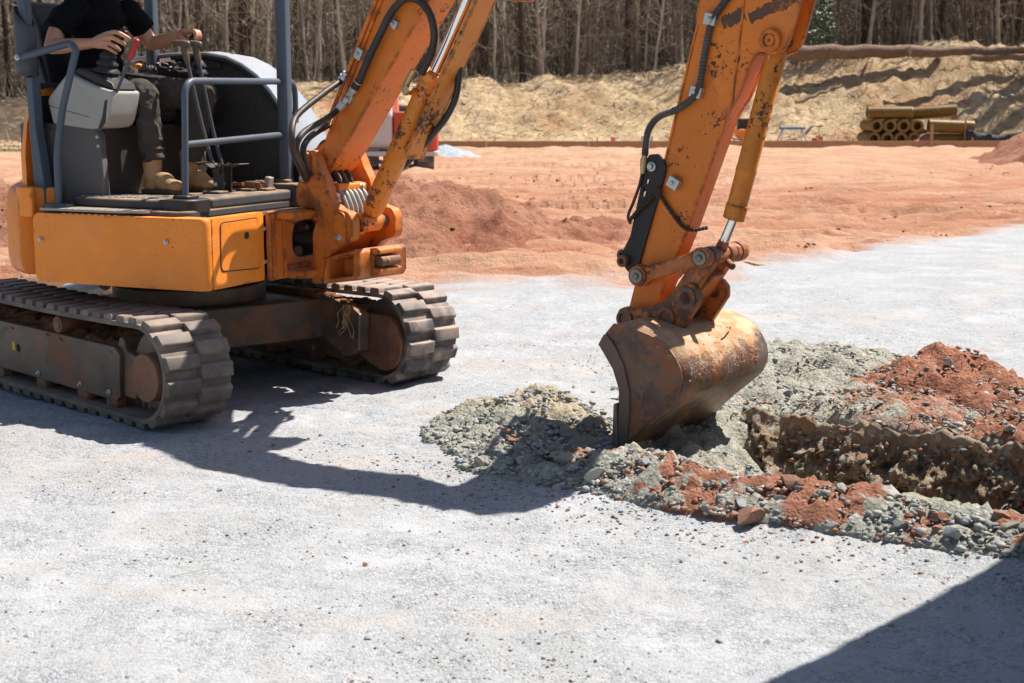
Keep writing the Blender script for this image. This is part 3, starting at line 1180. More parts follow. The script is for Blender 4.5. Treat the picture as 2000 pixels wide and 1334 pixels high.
xs_, ys_ = from_sn(3.20, -1.06)
put_stone(xs_, ys_, .012, .105, 'r', 'largest red clod at the near foot of the stony ridge', None)
xs_, ys_ = from_sn(3.98, -.95)
put_stone(xs_, ys_, .075, .062, 'g', 'upright bluish white stone on the stony ridge near the frame edge', None)

# loose stones on the open gravel, each its own
for i in range(46):
    y = 3.9 + 5.2 * rng.random() ** 1.6
    x = rng.uniform(-.36, .36) * y * 1.02
    s, n = to_sn(x, y)
    if (1.1 < s < 4.8 and -1.15 < n < 2.6) or (y > 6.4 and x < -.9): continue
    z = float(ground_h(x, y))
    put_stone(x, y, z - .004, rng.uniform(.010, .022), 'g' if rng.random() < .8 else 'r', 'small loose stone lying on the open pale gravel', 'loose stones on the open gravel')


def heap_top(x, y):
    """height of the ground or of the heap lying on it (arrays)"""
    s, n = to_sn(x, y)
    g = ground_h(x, y, False)
    z = ground_h(x, y)
    z0 = z.copy()
    for hf, cf, s0, s1, n0, n1 in HEAPS:
        ok = (s > s0) & (s < s1) & (n > n0) & (n < n1)
        h = np.where(ok, hf(s, n), -1)
        z = np.where(h > .004, np.maximum(z, np.where((n > .3) & (hf is not h_inner), np.maximum(g, .035), g) + h), z)
        z = np.where((n > 0) & (n < lip_n(s)) & (hf is not h_inner) & (h > .004), z0, z)
    return z


def scatter(name, pts, sizes, pal, label, seed, sub=1, drop=-.05, flat=.8):
    """pts: arrays x, y, z, palette key; one mesh of small broken stones"""
    r = np.random.default_rng(seed)
    rr = random.Random(seed)
    X, Y, Z, keys = pts
    n = len(X)
    protos = [stone_geo(rr, sub) for _ in range(8)]
    pv = np.array([[list(v) for v in p[0]] for p in protos])
    pf = np.array(protos[0][1])
    k = r.integers(0, 8, n)
    sz = r.choice(sizes, n) * r.uniform(.7, 1.3, n)
    a, b = r.uniform(0, 6.283, n), r.uniform(-.6, .6, n)
    V = pv[k] * sz[:, None, None]
    ca, sa, cb, sb = np.cos(a)[:, None], np.sin(a)[:, None], np.cos(b)[:, None], np.sin(b)[:, None]
    y1, z1 = V[..., 1] * cb - V[..., 2] * sb, V[..., 1] * sb + V[..., 2] * cb
    x2, y2 = V[..., 0] * ca - y1 * sa, V[..., 0] * sa + y1 * ca
    V = np.stack([x2 + X[:, None], y2 + Y[:, None], z1 * flat + (Z + sz * drop)[:, None]], -1)
    nv = V.shape[1]
    F = (pf[None] + (np.arange(n) * nv)[:, None, None]).reshape(-1, 3)
    Cc = np.ones((n, nv, 4), dtype=np.float32)
    for key, cols in pal.items():
        m = keys == key
        if not m.any(): continue
        cc = np.array(cols)[r.integers(0, len(cols), m.sum())] * r.uniform(.8, 1.2, (m.sum(), 1))
        Cc[m, :, :3] = cc[:, None, :]
    me = bpy.data.meshes.new(name)
    me.vertices.add(n * nv)
    me.vertices.foreach_set('co', V.ravel().astype(np.float32))
    me.loops.add(F.size)
    me.loops.foreach_set('vertex_index', F.ravel().astype(np.int32))
    me.polygons.add(len(F))
    me.polygons.foreach_set('loop_start', np.arange(0, F.size, 3, dtype=np.int32))
    me.update()
    at = me.attributes.new('tint', 'FLOAT_COLOR', 'POINT')
    at.data.foreach_set('color', Cc.ravel())
    o = link(name, me, K['stone'])
    return tag(o, label, 'gravel', None, 'stuff')


def gen_heap(n, seed):
    r = np.random.default_rng(seed)
    out = [[], [], [], []]
    for hi, share in enumerate([.34, .22, .24, .07, .06, .07]):
        hf, cf, s0, s1, n0, n1 = HEAPS[hi]
        s, m = r.uniform(s0, min(s1, 4.5), n * 2), r.uniform(n0, n1, n * 2)
        ok = np.where((hf(s, m) > .004) & ((hi == 5) | (m < .2) | (m > lip_n(s))))[0][:int(n * share)]
        s, m = s[ok], m[ok]
        x, y = from_sn(s, m)
        red = np.broadcast_to(cf(s, m)[0], s.shape)
        out[0].append(x)
        out[1].append(y)
        out[2].append(heap_top(x, y) + .006)
        out[3].append(np.where(r.random(len(s)) < red * .8, 'r', 'g'))
    return [np.concatenate(a) for a in out]


def gen_open(n, seed):
    r = np.random.default_rng(seed)
    n2 = n * 5
    y = 3.6 + 9 * r.random(n2) ** 1.7
    x = r.uniform(-.40, .40, n2) * y
    s, m = to_sn(x, y)
    ok = (fbm(x * 1.1, y * 1.9, 0, 4, 101) > r.uniform(-.1, .9, n2)) & (trench_depth(s, m) < .02)
    x, y = x[ok][:n], y[ok][:n]
    return x, y, ground_h(x, y) - .001, np.where(r.random(len(x)) < .72, 'l', 'd')


def gen_ring(n, seed):
    r = np.random.default_rng(seed)
    s = r.normal(2.6, 1.1, n)
    m = r.choice([-1, 1], n) * (1.0 + np.abs(r.normal(0, .25, n)))
    m = np.where(m > 0, m + .3, m)
    ok = (trench_depth(s, m) < .02) & (s < 4.6) & (s > .4)
    x, y = from_sn(s[ok], m[ok])
    return x, y, heap_top(x, y), np.where(r.random(len(x)) < .8, 'g', 'r')


def gen_clay(n, seed):
    r = np.random.default_rng(seed)
    y = 13 + 22 * r.random(n * 4) ** 1.5
    x = r.uniform(-.5, .42, n * 4) * y
    ok = (clay_mask(x, y) > .8) & (fbm(x * .35, y * .9, 0, 3, 102) > r.uniform(-.1, .8, n * 4))
    x, y = x[ok][:n], y[ok][:n]
    z = ground_h(x, y)
    ins = (x > -9) & (x < 2.4) & (y > 15) & (y < 20.4)
    z = np.where(ins, np.maximum(z, hm1(x, y)), z)
    return x, y, z, np.array(['r'] * len(x))


PAL = {'g': GREYS, 'r': REDS, 'l': [(.40, .40, .39), (.46, .45, .43), (.34, .34, .33), (.42, .37, .31), (.30, .31, .31)], 'd': [(.20, .15, .10), (.27, .20, .13), (.15, .13, .105), (.24, .23, .21)]}
scatter('gravel', gen_heap(12000, 11), [.005, .006, .008, .010, .013, .018, .026], PAL, 'small broken stones mixed through the dug soil heaps', 11)
scatter('gravel', gen_open(8000, 12), [.0025, .003, .004, .004, .005, .007, .010], PAL, 'crumbs and chips of stone littering the pale gravel', 12, drop=.2)
scatter('gravel', gen_ring(2200, 13), [.004, .006, .009, .013], PAL, 'stone chips spilled round the foot of the dug heaps', 13, drop=.15)
scatter('gravel', gen_clay(2600, 14), [.010, .014, .02, .035, .05], PAL, 'small clods littering the red clay', 14)


def gen_wall(n, seed):
    r = np.random.default_rng(seed)
    k = r.integers(0, len(WALL[0]), n)
    k = k[WALL[2][k] < .03]
    return WALL[0][k], WALL[1][k], WALL[2][k] - .002, np.where(r.random(len(k)) < .35, 'g', np.where(r.random(len(k)) < .5, 'r', 'd'))


scatter('gravel', gen_wall(2600, 15), [.005, .007, .010, .014, .020, .030], PAL, 'stones and clods sticking out of the trench wall', 15)

# ------------------------------------------------------------------ excavator
EX = empty('excavator', C0)
tag(EX, 'orange tracked mini excavator digging a trench with its bucket down', 'excavator')
RZ = lambda a: Matrix.Rotation(a, 4, 'Z')
MT = RZ(R(-44))                                   # undercarriage: x forward, y away, z up
MH = RZ(R(-24))                                     # slewing house
MBm = Matrix.Translation(BO - C0) @ RZ(BA)          # boom plane
YM = Matrix.Rotation(R(-90), 4, 'X')                # local z -> +y
I4 = Matrix.Identity(4)


def at(x, y, z): return Matrix.Translation((x, y, z))


def part(mb, name, mat, M, bevel=0, parent=EX, smooth=35, seg=2):
    return mb.build(name, K[mat], parent, M, bevel, smooth, seg)


def sub(mb, name, mat, parent, bevel=0, M=None, smooth=35, seg=2):
    return mb.build(name, K[mat], parent, M, bevel, smooth, seg)


BOLT = MB()
BOLT.lathe([(.0105, 0), (.0105, .003), (.0095, .0035)], I4, 16)
BOLT.lathe([(.007, .003), (.007, .009), (.006, .0105)], I4, 6)
bolt_me = BOLT.mesh('bolt')
bolt_me.materials.append(K['zinc'])


def bolt(parent, M, s=1.0, name='bolt'):
    return link(name, bolt_me, None, parent, M @ Matrix.Scale(s, 4))


# ---- undercarriage
XR, XF, ZC, RB, TH = -.95, 1.03, .30, .262, .026
PER = 2 * (XF - XR) + 2 * math.pi * RB


def belt_at(d, r=RB):
    """point and outward direction on the belt's running line (x, z)"""
    L = XF - XR
    d = d % PER
    if d < L:
        sag = -.012 * math.sin(math.pi * d / L) * 1.2
        return (XR + d, ZC + r + sag), (0, 1)
    d -= L
    if d < math.pi * RB:
        a = math.pi / 2 - d / RB
        return (XF + r * math.cos(a), ZC + r * math.sin(a)), (math.cos(a), math.sin(a))
    d -= math.pi * RB
    if d < L: return (XF - d, ZC - r), (0, -1)
    d -= L
    a = -math.pi / 2 - d / RB
    return (XR + r * math.cos(a), ZC + r * math.sin(a)), (math.cos(a), math.sin(a))


lug = MB()
lw, ll, lh = .098, .042, .031
V = []
lev_ = ((-.004, 1.0, 1.0), (lh * .45, .93, .99), (lh * .8, .84, .97), (lh * .95, .74, .95), (lh, .60, .91))
for z, kx, ky in lev_:
    V += [(-ll * kx, -lw * ky, z), (ll * kx, -lw * ky, z), (ll * kx, -lw * .2, z), (ll * kx, lw * ky, z), (-ll * kx, lw * ky, z), (-ll * kx, lw * .2, z)]
F = []
for i in range(len(lev_) - 1):
    for k in range(6):
        F.append((i * 6 + k, i * 6 + (k + 1) % 6, (i + 1) * 6 + (k + 1) % 6, (i + 1) * 6 + k))
F += [tuple(range(5, -1, -1)), tuple((len(lev_) - 1) * 6 + k for k in range(6))]
lug.add(V, F)
lug_me = {}
for key in ('rubber', 'rubber_far'):
    lug_me[key] = lug.mesh('tread_lug', 50)
    lug_me[key].materials.append(K[key])
gl = MB()
gl.box((0, 0, 0), (.032, .05, .045))
guide_me = gl.mesh('guide_lug')
guide_me.materials.append(K['rubber'])
NP = 46


def track(y0, y1, mat, face):
    yc, w = (y0 + y1) / 2, y1 - y0
    b = MB()
    n = 150
    ring = []
    for i in range(n):
        (x, z), (ox, oz) = belt_at(PER * i / n)
        ring.append(((x, z), (x - ox * TH, z - oz * TH)))
    V, F = [], []
    for o_, i_ in ring:
        V += [(o_[0], y0, o_[1]), (o_[0], y1, o_[1]), (i_[0], y1, i_[1]), (i_[0], y0, i_[1])]
    for i in range(n):
        j = (i + 1) % n
        for k in range(4):
            k2 = (k + 1) % 4
            F.append((i * 4 + k, i * 4 + k2, j * 4 + k2, j * 4 + k))
    b.add(V, F)
    t = part(b, 'track', mat, MT, .004)
    for row, off, yo in ((0, 0.0, -w * .247), (1, .5, w * .247)):
        for i in range(NP):
            (x, z), (ox, oz) = belt_at(PER * (i + off) / NP)
            M = at(x, yc + yo, z) @ Matrix.Rotation(math.atan2(ox, oz), 4, 'Y')
            link('tread_lug', lug_me[mat], None, t, M)
    for i in range(2 * NP):
        (x, z), (ox, oz) = belt_at(PER * i / (2 * NP), RB)
        if z < .2 or x > .9 or x < -.9:
            M = at(x - ox * (TH + .018), yc, z - oz * (TH + .018)) @ Matrix.Rotation(math.atan2(ox, oz), 4, 'Y')
            link('guide_lug', guide_me, None, t, M)
    # side frame with chamfered ends, seen face toward the camera side
    f = MB()
    ya, yb = y0 + .05, y1 - .05
    prof = [(-.80, .12), (.72, .105), (.76, .13), (.775, .36), (.73, .40), (-.80, .405), (-.86, .33), (-.86, .18)]
    f.prism([prof, circle2(-.345, .262, .022, 14)], 1, ya, ya + .03)
    f.prism([(p[0] * .99, p[1] * .9 + .03) for p in prof], 1, ya + .028, yb)
    fr = part(f, 'track_frame', 'frame', MT, .006)
    g = MB()
    g.prism([(.70, .37), (.735, .455), (.775, .445), (.80, .38), (.93, .36), (.93, .20), (.86, .13), (.76, .13)], 1, ya + .03, yb - .03)
    sub(g, 'end_bracket', 'frame', fr, .01)
    gx_, gy_ = np.meshgrid(np.linspace(-.86, .74, 120), np.linspace(0, 1, 14))
    hz = .375 + (.075 + .035 * fbm(gx_ * 4, gy_ * 2 + y0, 0, 3, 131)) * np.sin(np.clip(gy_ * 1.25 + .02, 0, 1) * math.pi / 2) + .016 * fbm(gx_ * 16, gy_ * 6, y0, 3, 132) + .008 * fbm(gx_ * 60, gy_ * 20, y0, 2, 133)
    yy = ya + .005 + gy_ * (yb - ya) * .9 + .012 * fbm(gx_ * 18, gy_ * 6, 3 + y0, 3, 134)
    d = MB()
    idx = np.arange(gx_.size).reshape(gx_.shape)
    d.add(np.stack([gx_, yy, hz], -1).reshape(-1, 3).tolist(), np.stack([idx[:-1, :-1], idx[:-1, 1:], idx[1:, 1:], idx[1:, :-1]], -1).reshape(-1, 4).tolist())
    dd = sub(d, 'packed_soil', 'mudpack', fr, 0, None, 60)
    for x in (-.62, -.11, .355, .66):
        r_ = MB()
        r_.lathe([(.03, -.0), (.055, .004), (.062, .02), (.062, .06), (.05, .075), (.05, .12), (.062, .135), (.062, .19)], at(x, ya + .005, .088) @ YM, 24)
        sub(r_, 'roller', 'frame_rust', fr, .003)
        bolt(fr, at(x, ya - .001, .145) @ YM.inverted(), 1.5)
    r_ = MB()
    r_.lathe([(.028, 0), (.046, .003), (.050, .012), (.050, .1), (.042, .13), (.042, .2)], at(.132, ya - .004, .455) @ YM, 24)
    r_.lathe([(.026, -.004), (.030, -.004), (.030, .0)], at(.132, ya - .004, .455) @ YM, 24)
    sub(r_, 'carrier_roller', 'frame_rust', fr, .002)
    if face:
        k_ = MB()
        k_.box((-.395, ya - .001, .272), (.034, .003, .05))
        sub(k_, 'warning_label', 'yellow', fr)
    # front idler and rear sprocket
    for x, nm in ((XF, 'idler_wheel'), (XR, 'sprocket')):
        q = MB()
        q.lathe([(.05, .0), (.205, .005), (.222, .02), (.226, .08), (.226, w - .24), (.222, w - .18), (.2, w - .16)], at(x, y0 + (.11 if face else .05), ZC) @ YM, 40)
        wobj = part(q, nm, 'frame', MT, .004)
        c = MB()
        if face:
            c.lathe([(.128, .10), (.128, -.030), (.124, -.036), (.118, -.037), (.116, -.034), (.02, -.034)], at(x + .035, y0 + .055, ZC - .02) @ YM, 40)
        else:
            c.prism(hull2([(x + .06, ZC - .03, .165), (x - .13, ZC - .0, .13)], 24), 1, y0 - .015, y0 + .06)
        sub(c, 'hub_cover', 'frame_rust', wobj, .004)
    return t


K['mudpack'] = plain('packed_red_soil', (.20, .088, .045), .95, 0, .45, 14, .9, bscale=30, bdist=.02, spec=.1)
track(-.97, -.57, 'rubber', True)
track(.66, 1.06, 'rubber_far', False)

b = MB()
b.prism([(-.45, -.62), (.45, -.62), (.50, -.3), (.62, .45), (.62, .72), (-.55, .72), (-.5, -.3)], 2, .26, .50)
b.prism(circle2(0, .04, .46, 40), 2, .50, .60)
cb = part(b, 'carbody', 'frame', MT, .012)
b = MB()
b.prism(circle2(0, .04, .40, 48), 2, .60, .70)
sub(b, 'slew_ring', 'dark', cb, .006)
# sloping leg running out to the far track
b = MB()
leg = [(-.48, .32), (-.40, .53), (.52, .545), (.80, .50), (.98, .44), (.97, .22), (.86, .17), (.52, .29), (-.10, .245)]
b.prism(leg, 1, .56, .645)
sub(b, 'carbody_leg', 'frame', cb, .012)
b = MB()
for i in range(26):
    x = .60 + rng.uniform(0, .33)
    b.ball((x, .56 + rng.uniform(-.03, .06), .545 - (x - .58) * .18 + .004), (rng.uniform(.012, .03), rng.uniform(.012, .03), rng.uniform(.004, .012)), 6)
sub(b, 'packed_soil', 'mudpack', cb)['kind'] = 'stuff'
# wisps of dry root caught on the leg
b = MB()
for i in range(9):
    p = Vector((.88 + rng.uniform(-.03, .03), .55, .49))
    pts = [p]
    for k in range(5):
        p = p + Vector((rng.uniform(-.03, .03), rng.uniform(-.012, .004), rng.uniform(-.05, -.015)))
        pts.append(p)
    b.tube(spline(pts, 4), .0018, 4)
sub(b, 'caught_roots', 'straw', cb)
# dozer blade behind
b = MB()
bl = [(-1.62, .06), (-1.57, .22), (-1.58, .36), (-1.64, .50), (-1.67, .50), (-1.62, .36), (-1.61, .22), (-1.66, .06)]
b.prism(bl, 1, -.95, 1.03)
bd = part(b, 'dozer_blade', 'frame', MT, .004)
for y in (-.42, .50):
    a = MB()
    a.prism([(-1.60, .16), (-1.60, .32), (-1.2, .46), (-.5, .42), (-.5, .30), (-1.2, .34)], 1, y - .045, y + .045)
    sub(a, 'blade_arm', 'frame', bd, .008)
a = MB()
a.cyl((-1.50, .04, .40), (-1.0, .04, .50), .05)
sub(a, 'blade_cylinder', 'silver', bd)
a = MB()
a.cyl((-1.02, .04, .497), (-.7, .04, .56), .024)
sub(a, 'cylinder_rod', 'chrome', bd)

# ---- house: lower body
def rounded(pts, r=.05, n=6):
    P = [Vector((p[0], p[1], 0)) for p in pts]
    out = []
    m = len(P)
    for i in range(m):
        a, b_, c = P[i - 1], P[i], P[(i + 1) % m]
        rr = r[i] if isinstance(r, (list, tuple)) else r
        if rr < 1e-4:
            out.append((b_.x, b_.y))
            continue
        d = min(rr, (a - b_).length * .45, (c - b_).length * .45)
        p0, p2 = b_ + (a - b_).normalized() * d, b_ + (c - b_).normalized() * d
        for k in range(n + 1):
            t = k / n
            q = p0 * (1 - t) ** 2 + b_ * 2 * t * (1 - t) + p2 * t * t
            out.append((q.x, q.y))
    return out


b = MB()
b.prism(rounded([(-.30, -.85), (.78, -.85), (.80, -.30), (.80, .85), (-.30, .85), (-.75, .55), (-.85, 0), (-.75, -.55)], .08), 2, .715, 1.06)
deck = part(b, 'house_frame', 'dark', MH, .01)


def panel(outline, z0, z1, name, mat, bev, parent=EX, taper=0.0, rows=6, bulge=.0):
    """upright skin: plan outline carried from z0 to z1, edges rolled in at top and bottom"""
    m = MB()
    n = len(outline)
    cx, cy = sum(p[0] for p in outline) / n, sum(p[1] for p in outline) / n
    V, F = [], []
    zs = [(z0, .972), (z0 + .012, .988), (z0 + .035, 1.0), (z1 - .045, 1.0), (z1 - .018, .992), (z1 - .004, .975), (z1, .955)]
    for z, k in zs:
        for p in outline: V.append((cx + (p[0] - cx) * k, cy + (p[1] - cy) * k, z))
    for i in range(len(zs) - 1):
        for k in range(n):
            k2 = (k + 1) % n
            F.append((i * n + k, i * n + k2, (i + 1) * n + k2, (i + 1) * n + k))
    F.append(tuple(range(n - 1, -1, -1)))
    F.append(tuple((len(zs) - 1) * n + k for k in range(n)))
    m.add(V, F)
    return m.build(name, K[mat], parent, MH, bev, 40)


# near side cover with rolled edges
out = [(-.31, -.925), (.0, -.935), (.4, -.935), (.74, -.928)] + [(.80 + .045 * math.sin(t), -.88 - .045 * math.cos(t)) for t in [k * math.pi / 2 / 6 for k in range(7)]] + [(.845, -.872), (.78, -.872), (.78, -.80), (-.31, -.80)]
side = panel(out, .697, 1.078, 'body_cover', 'orange', 0)
for x, z in ((-.253, .932), (.60, .953)):
    bolt(side, at(x, -.9355, z) @ YM.inverted(), 1.35)
out = [(.78, -.868), (.848, -.868), (.848, -.40), (.838, -.375), (.80, -.365), (.78, -.365)]
front = panel(out, .70, 1.078, 'hatch_cover', 'orange', 0)
q = MB()
hatch = rounded([(-.80, .795), (-.44, .775), (-.445, 1.05), (-.795, 1.045)], .03)
hole = rounded([(-.585, .945), (-.537, .945), (-.537, .983), (-.585, .983)], .017, 4)
q.prism([hatch, hole], 0, .8475, .8535)
h_ = sub(q, 'hatch', 'orange', front, .002)
q = MB()
big = rounded([(-.806, .788), (-.434, .768), (-.439, 1.056), (-.801, 1.052)], .033)
q.prism(big, 0, .842, .8492)
sub(q, 'hatch_seam', 'black', front)
q = MB()
q.prism(rounded([(-.60, .935), (-.522, .935), (-.522, .993), (-.60, .993)], .02, 4), 0, .845, .8505)
sub(q, 'hatch_lock', 'black', front)
for y, z in ((-.372, .985), (-.372, .80)):
    bolt(front, at(.838, y, z) @ Matrix.Rotation(R(90), 4, 'Y'), 1.2)

# rear counterweight ring
arc = [(1.0 * math.cos(R(a)), 1.0 * math.sin(R(a))) for a in range(112, 249, 6)]
inn = [(.80 * math.cos(R(a)), .80 * math.sin(R(a))) for a in range(248, 111, -6)]
cw = MB()
n_ = len(arc)
pl = arc + inn
V, F = [], []
zs = [(.72, .955), (.735, .985), (.80, 1.0), (1.03, 1.0), (1.14, .992), (1.19, .975), (1.21, .94)]
for z, k in zs:
    V += [(x * k, y * k, z) for x, y in arc] + [(x, y, z) for x, y in inn]
m_ = len(pl)
for i in range(len(zs) - 1):
    for k in range(m_):
        F.append((i * m_ + k, i * m_ + (k + 1) % m_, (i + 1) * m_ + (k + 1) % m_, (i + 1) * m_ + k))
F += [tuple(range(m_ - 1, -1, -1)), tuple((len(zs) - 1) * m_ + k for k in range(m_))]
cw.add(V, F)
cwt = part(cw, 'counterweight', 'orange', MH, .012)
q = MB()
q.prism(rounded([(-.47, -.80), (-.34, -.86), (-.335, -.90), (-.42, -.90), (-.52, -.82)], .02), 2, 1.05, 1.215)
sub(q, 'corner_cap', 'orange', cwt, .02, None, 35, 3)

# engine hood behind the seat
hood = MB()
arc = [(.90 * math.cos(R(a)), .90 * math.sin(R(a))) for a in range(122, 239, 6)]
V, F = [], []
for z, k in ((1.20, 1.0), (1.40, 1.0), (1.56, .965), (1.68, .90), (1.75, .80), (1.76, .70)):
    V += [(max(x * k, -.95), y * (k * .3 + .7), z) for x, y in arc] + [(-.44, .74, z), (-.44, -.745, z)]
m_ = len(arc) + 2
for i in range(5):
    for k in range(m_):
        F.append((i * m_ + k, i * m_ + (k + 1) % m_, (i + 1) * m_ + (k + 1) % m_, (i + 1) * m_ + k))
F += [tuple(range(m_ - 1, -1, -1)), tuple(5 * m_ + k for k in range(m_))]
hood.add(V, F)
hd = part(hood, 'engine_hood', 'orange', MH, .01)
q = MB()
q.prism([(-.435, 1.10), (-.40, 1.10), (-.425, 1.84), (-.455, 1.84)], 1, -.765, -.735)
sub(q, 'rubber_seal', 'black', hd, .006)
q = MB()
q.prism([(-.402, 1.085), (-.335, 1.085), (-.335, 1.20), (-.378, 1.55), (-.385, 1.82), (-.43, 1.82), (-.425, 1.5)], 1, -.79, -.72)
part(q, 'hood_pillar', 'bluegrey', MH, .008)

q = MB()
q.prism([(-.74, 1.10), (.74, 1.10), (.74, 1.79), (-.74, 1.79)], 0, -.440, -.428)
sub(q, 'bulkhead', 'black', hd, .003)
# ---- floor
fl = MB()
fl.prism(rounded([(-.30, -.86), (.60, -.86), (.66, -.80), (.66, .48), (-.30, .48)], .03), 2, 1.06, 1.105)
floor_ = part(fl, 'floor_plate', 'mat', MH, .012)
q = MB()
q.prism(rounded([(-.18, -.74), (.42, -.77), (.62, -.72), (.62, .36), (-.18, .36)], .04), 2, 1.10, 1.158)
sub(q, 'floor_mat', 'mat', floor_, .02, None, 35, 3)
# perforated foot step on the near edge
step = rounded([(-.27, -.93), (.28, -.93), (.44, -.885), (.44, -.83), (-.22, -.80)], .03)
holes = []
for i in range(13):
    for j in range(2):
        cx, cy = -.20 + i * .044 + (j % 2) * .02, -.905 + j * .045
        if cx < .38: holes.append(rounded([(cx, cy), (cx + .028, cy), (cx + .028, cy + .018), (cx, cy + .018)], .007, 2))
q = MB()
q.prism([step] + holes, 2, 1.094, 1.106)
sub(q, 'foot_step', 'step', floor_)
ribs = MB()
rib_me = None
q = MB()
q.box((0, 0, 0), (.03, .045, .006))
rib_me = q.mesh('mat_rib')
rib_me.materials.append(K['step'])
for i in range(12):
    for j in range(3):
        link('mat_rib', rib_me, None, floor_, at(-.14 + i * .046 + (j % 2) * .02, -.68 + j * .062, 1.160))
# corner blocks
q = MB()
q.prism(rounded([(.47, -.80), (.62, -.80), (.66, -.74), (.66, -.60), (.49, -.60)], .03), 2, 1.06, 1.165)
q.prism(rounded([(.50, -.75), (.61, -.75), (.61, -.63), (.50, -.63)], .03), 2, 1.16, 1.185)
sub(q, 'corner_block', 'black', floor_, .012, None, 35, 3)
q = MB()
q.prism(rounded([(.44, .20), (.70, .20), (.72, .50), (.44, .52)], .04), 2, 1.06, 1.20)
q.prism(rounded([(.50, .25), (.60, .25), (.60, .34), (.50, .34)], .02), 2, 1.19, 1.222)
sub(q, 'corner_block', 'mat', floor_, .014, None, 35, 3)
q = MB()
q.prism(rounded([(.36, -.62), (.655, -.60), (.665, .20), (.36, .20)], .03), 2, 1.10, 1.166)
sub(q, 'mat_lip', 'mat', floor_, .022, None, 35, 3)
for x, y in ((.47, -.30), (.50, -.02), (.56, .05)):
    q = MB()
    q.prism(rounded([(x - .06, y - .05), (x + .06, y - .05), (x + .06, y + .05), (x - .06, y + .05)], .015), 2, 1.16, 1.182)
    sub(q, 'mat_boss', 'mat', floor_, .008)

# ---- seat base, seat and consoles
b = MB()
b.prism([(-.62, 1.10), (-.02, 1.10), (-.04, 1.50), (-.09, 1.565), (-.62, 1.565)], 1, -.66, -.60)
b.prism([(-.62, 1.10), (-.10, 1.10), (-.10, 1.55), (-.62, 1.55)], 1, -.605, .22)
sb = part(b, 'seat_base', 'greypanel', MH, .02, EX, 35, 3)
q = MB()
q.prism(rounded([(-.55, 1.14), (-.32, 1.15), (-.30, 1.50), (-.35, 1.53), (-.55, 1.53)], .02), 1, -.666, -.655)
sub(q, 'base_cover', 'greypanel', sb, .006)
for x, z in ((-.055, 1.49), (-.05, 1.44)): bolt(sb, at(x, -.662, z) @ YM.inverted(), .9)
q = MB()
q.prism(rounded([(-.585, 1.16), (.20, 1.16), (.20, 1.53), (-.585, 1.53)], .02), 0, -.101, -.094)
sub(q, 'base_cover', 'rustpanel', sb, .004)
# seat
b = MB()
b.prism(rounded([(-.60, 1.565), (-.06, 1.565), (-.02, 1.60), (-.04, 1.645), (-.10, 1.655), (-.60, 1.64)], .02), 1, -.46, .03)
seat = part(b, 'seat', 'vinyl', MH, .02, EX, 35, 3)
q = MB()
q.prism(rounded([(-.66, 1.62), (-.52, 1.60), (-.56, 1.85), (-.60, 2.12), (-.67, 2.26), (-.74, 2.26), (-.76, 2.1)], .04), 1, -.47, .02)
sub(q, 'backrest', 'vinyl', seat, .04, None, 35, 4)
q = MB()
q.prism(rounded([(-.63, 1.62), (-.40, 1.62), (-.42, 1.72), (-.55, 1.80), (-.60, 1.95), (-.66, 1.95)], .03), 1, -.50, -.47)
sub(q, 'seat_bolster', 'vinyl', seat, .012)
# near console
cons = [(-.378, 1.700), (-.222, 1.845), (-.047, 1.776), (.086, 1.740), (.050, 1.60), (.020, 1.545), (-.08, 1.532), (-.345, 1.560)]
b = MB()
b.prism(rounded(cons, [.03, .03, .01, .02, .03, .03, .03, .02], 4), 1, -.69, -.44)
co = part(b, 'control_console', 'console', MH, .02, EX, 35, 3)
q = MB()
q.prism([(-.20, 1.842), (-.047, 1.779), (.080, 1.744), (.06, 1.785), (-.03, 1.83), (-.17, 1.875)], 1, -.66, -.46)
sub(q, 'console_top', 'black', co, .012)
q = MB()
q.prism(rounded([(.036, 1.69), (.052, 1.695), (.030, 1.57), (.0, 1.535), (-.02, 1.535), (.012, 1.60)], .006, 3), 1, -.6935, -.6885)
sub(q, 'console_slot', 'black', co)
q = MB()
q.prism([(-.365, 1.665), (-.08, 1.60), (-.08, 1.597), (-.365, 1.662)], 1, -.6915, -.688)
sub(q, 'console_seam', 'black', co)


def boot_bellows(M, r0, h, n=4):
    pr = [(r0 * 1.15, 0)]
    for i in range(n):
        k = 1 - .62 * i / n
        pr += [(r0 * k * 1.08, h * (i + .12) / n), (r0 * k * 1.06, h * (i + .30) / n), (r0 * (k - .22), h * (i + .85) / n)]
    pr += [(r0 * .26, h)]
    m = MB()
    m.lathe(pr, M, 22)
    return m


js = part(boot_bellows(at(-.065, -.555, 1.80) @ Matrix.Rotation(R(10), 4, 'Y'), .085, .17), 'joystick_boot', 'black', MH, .002)
q = MB()
q.tube([(-.03, -.555, 1.95), (-.01, -.55, 2.0), (.015, -.535, 2.045), (.045, -.52, 2.068)], [.02, .021, .023, .022], 14)
q.ball((.045, -.518, 2.066), (.026, .022, .016), 12)
sub(q, 'joystick_grip', 'black', js)
# red-handled lock lever
q = MB()
q.tube(fillet([(-.12, -.66, 1.535), (-.01, -.665, 1.535), (.045, -.655, 1.66), (.15, -.60, 1.925)], .03), .0085, 10)
lv = part(q, 'lock_lever', 'bluegrey', MH)
q = MB()
d_ = (Vector((.15, -.60, 1.925)) - Vector((.045, -.655, 1.66))).normalized()
p_ = Vector((.145, -.603, 1.912))
q.tube([p_ + d_ * t for t in (0, .004, .02, .09, .118, .125)], [.012, .016, .0165, .0175, .015, .008], 14)
sub(q, 'red_handle', 'redgrip', lv)
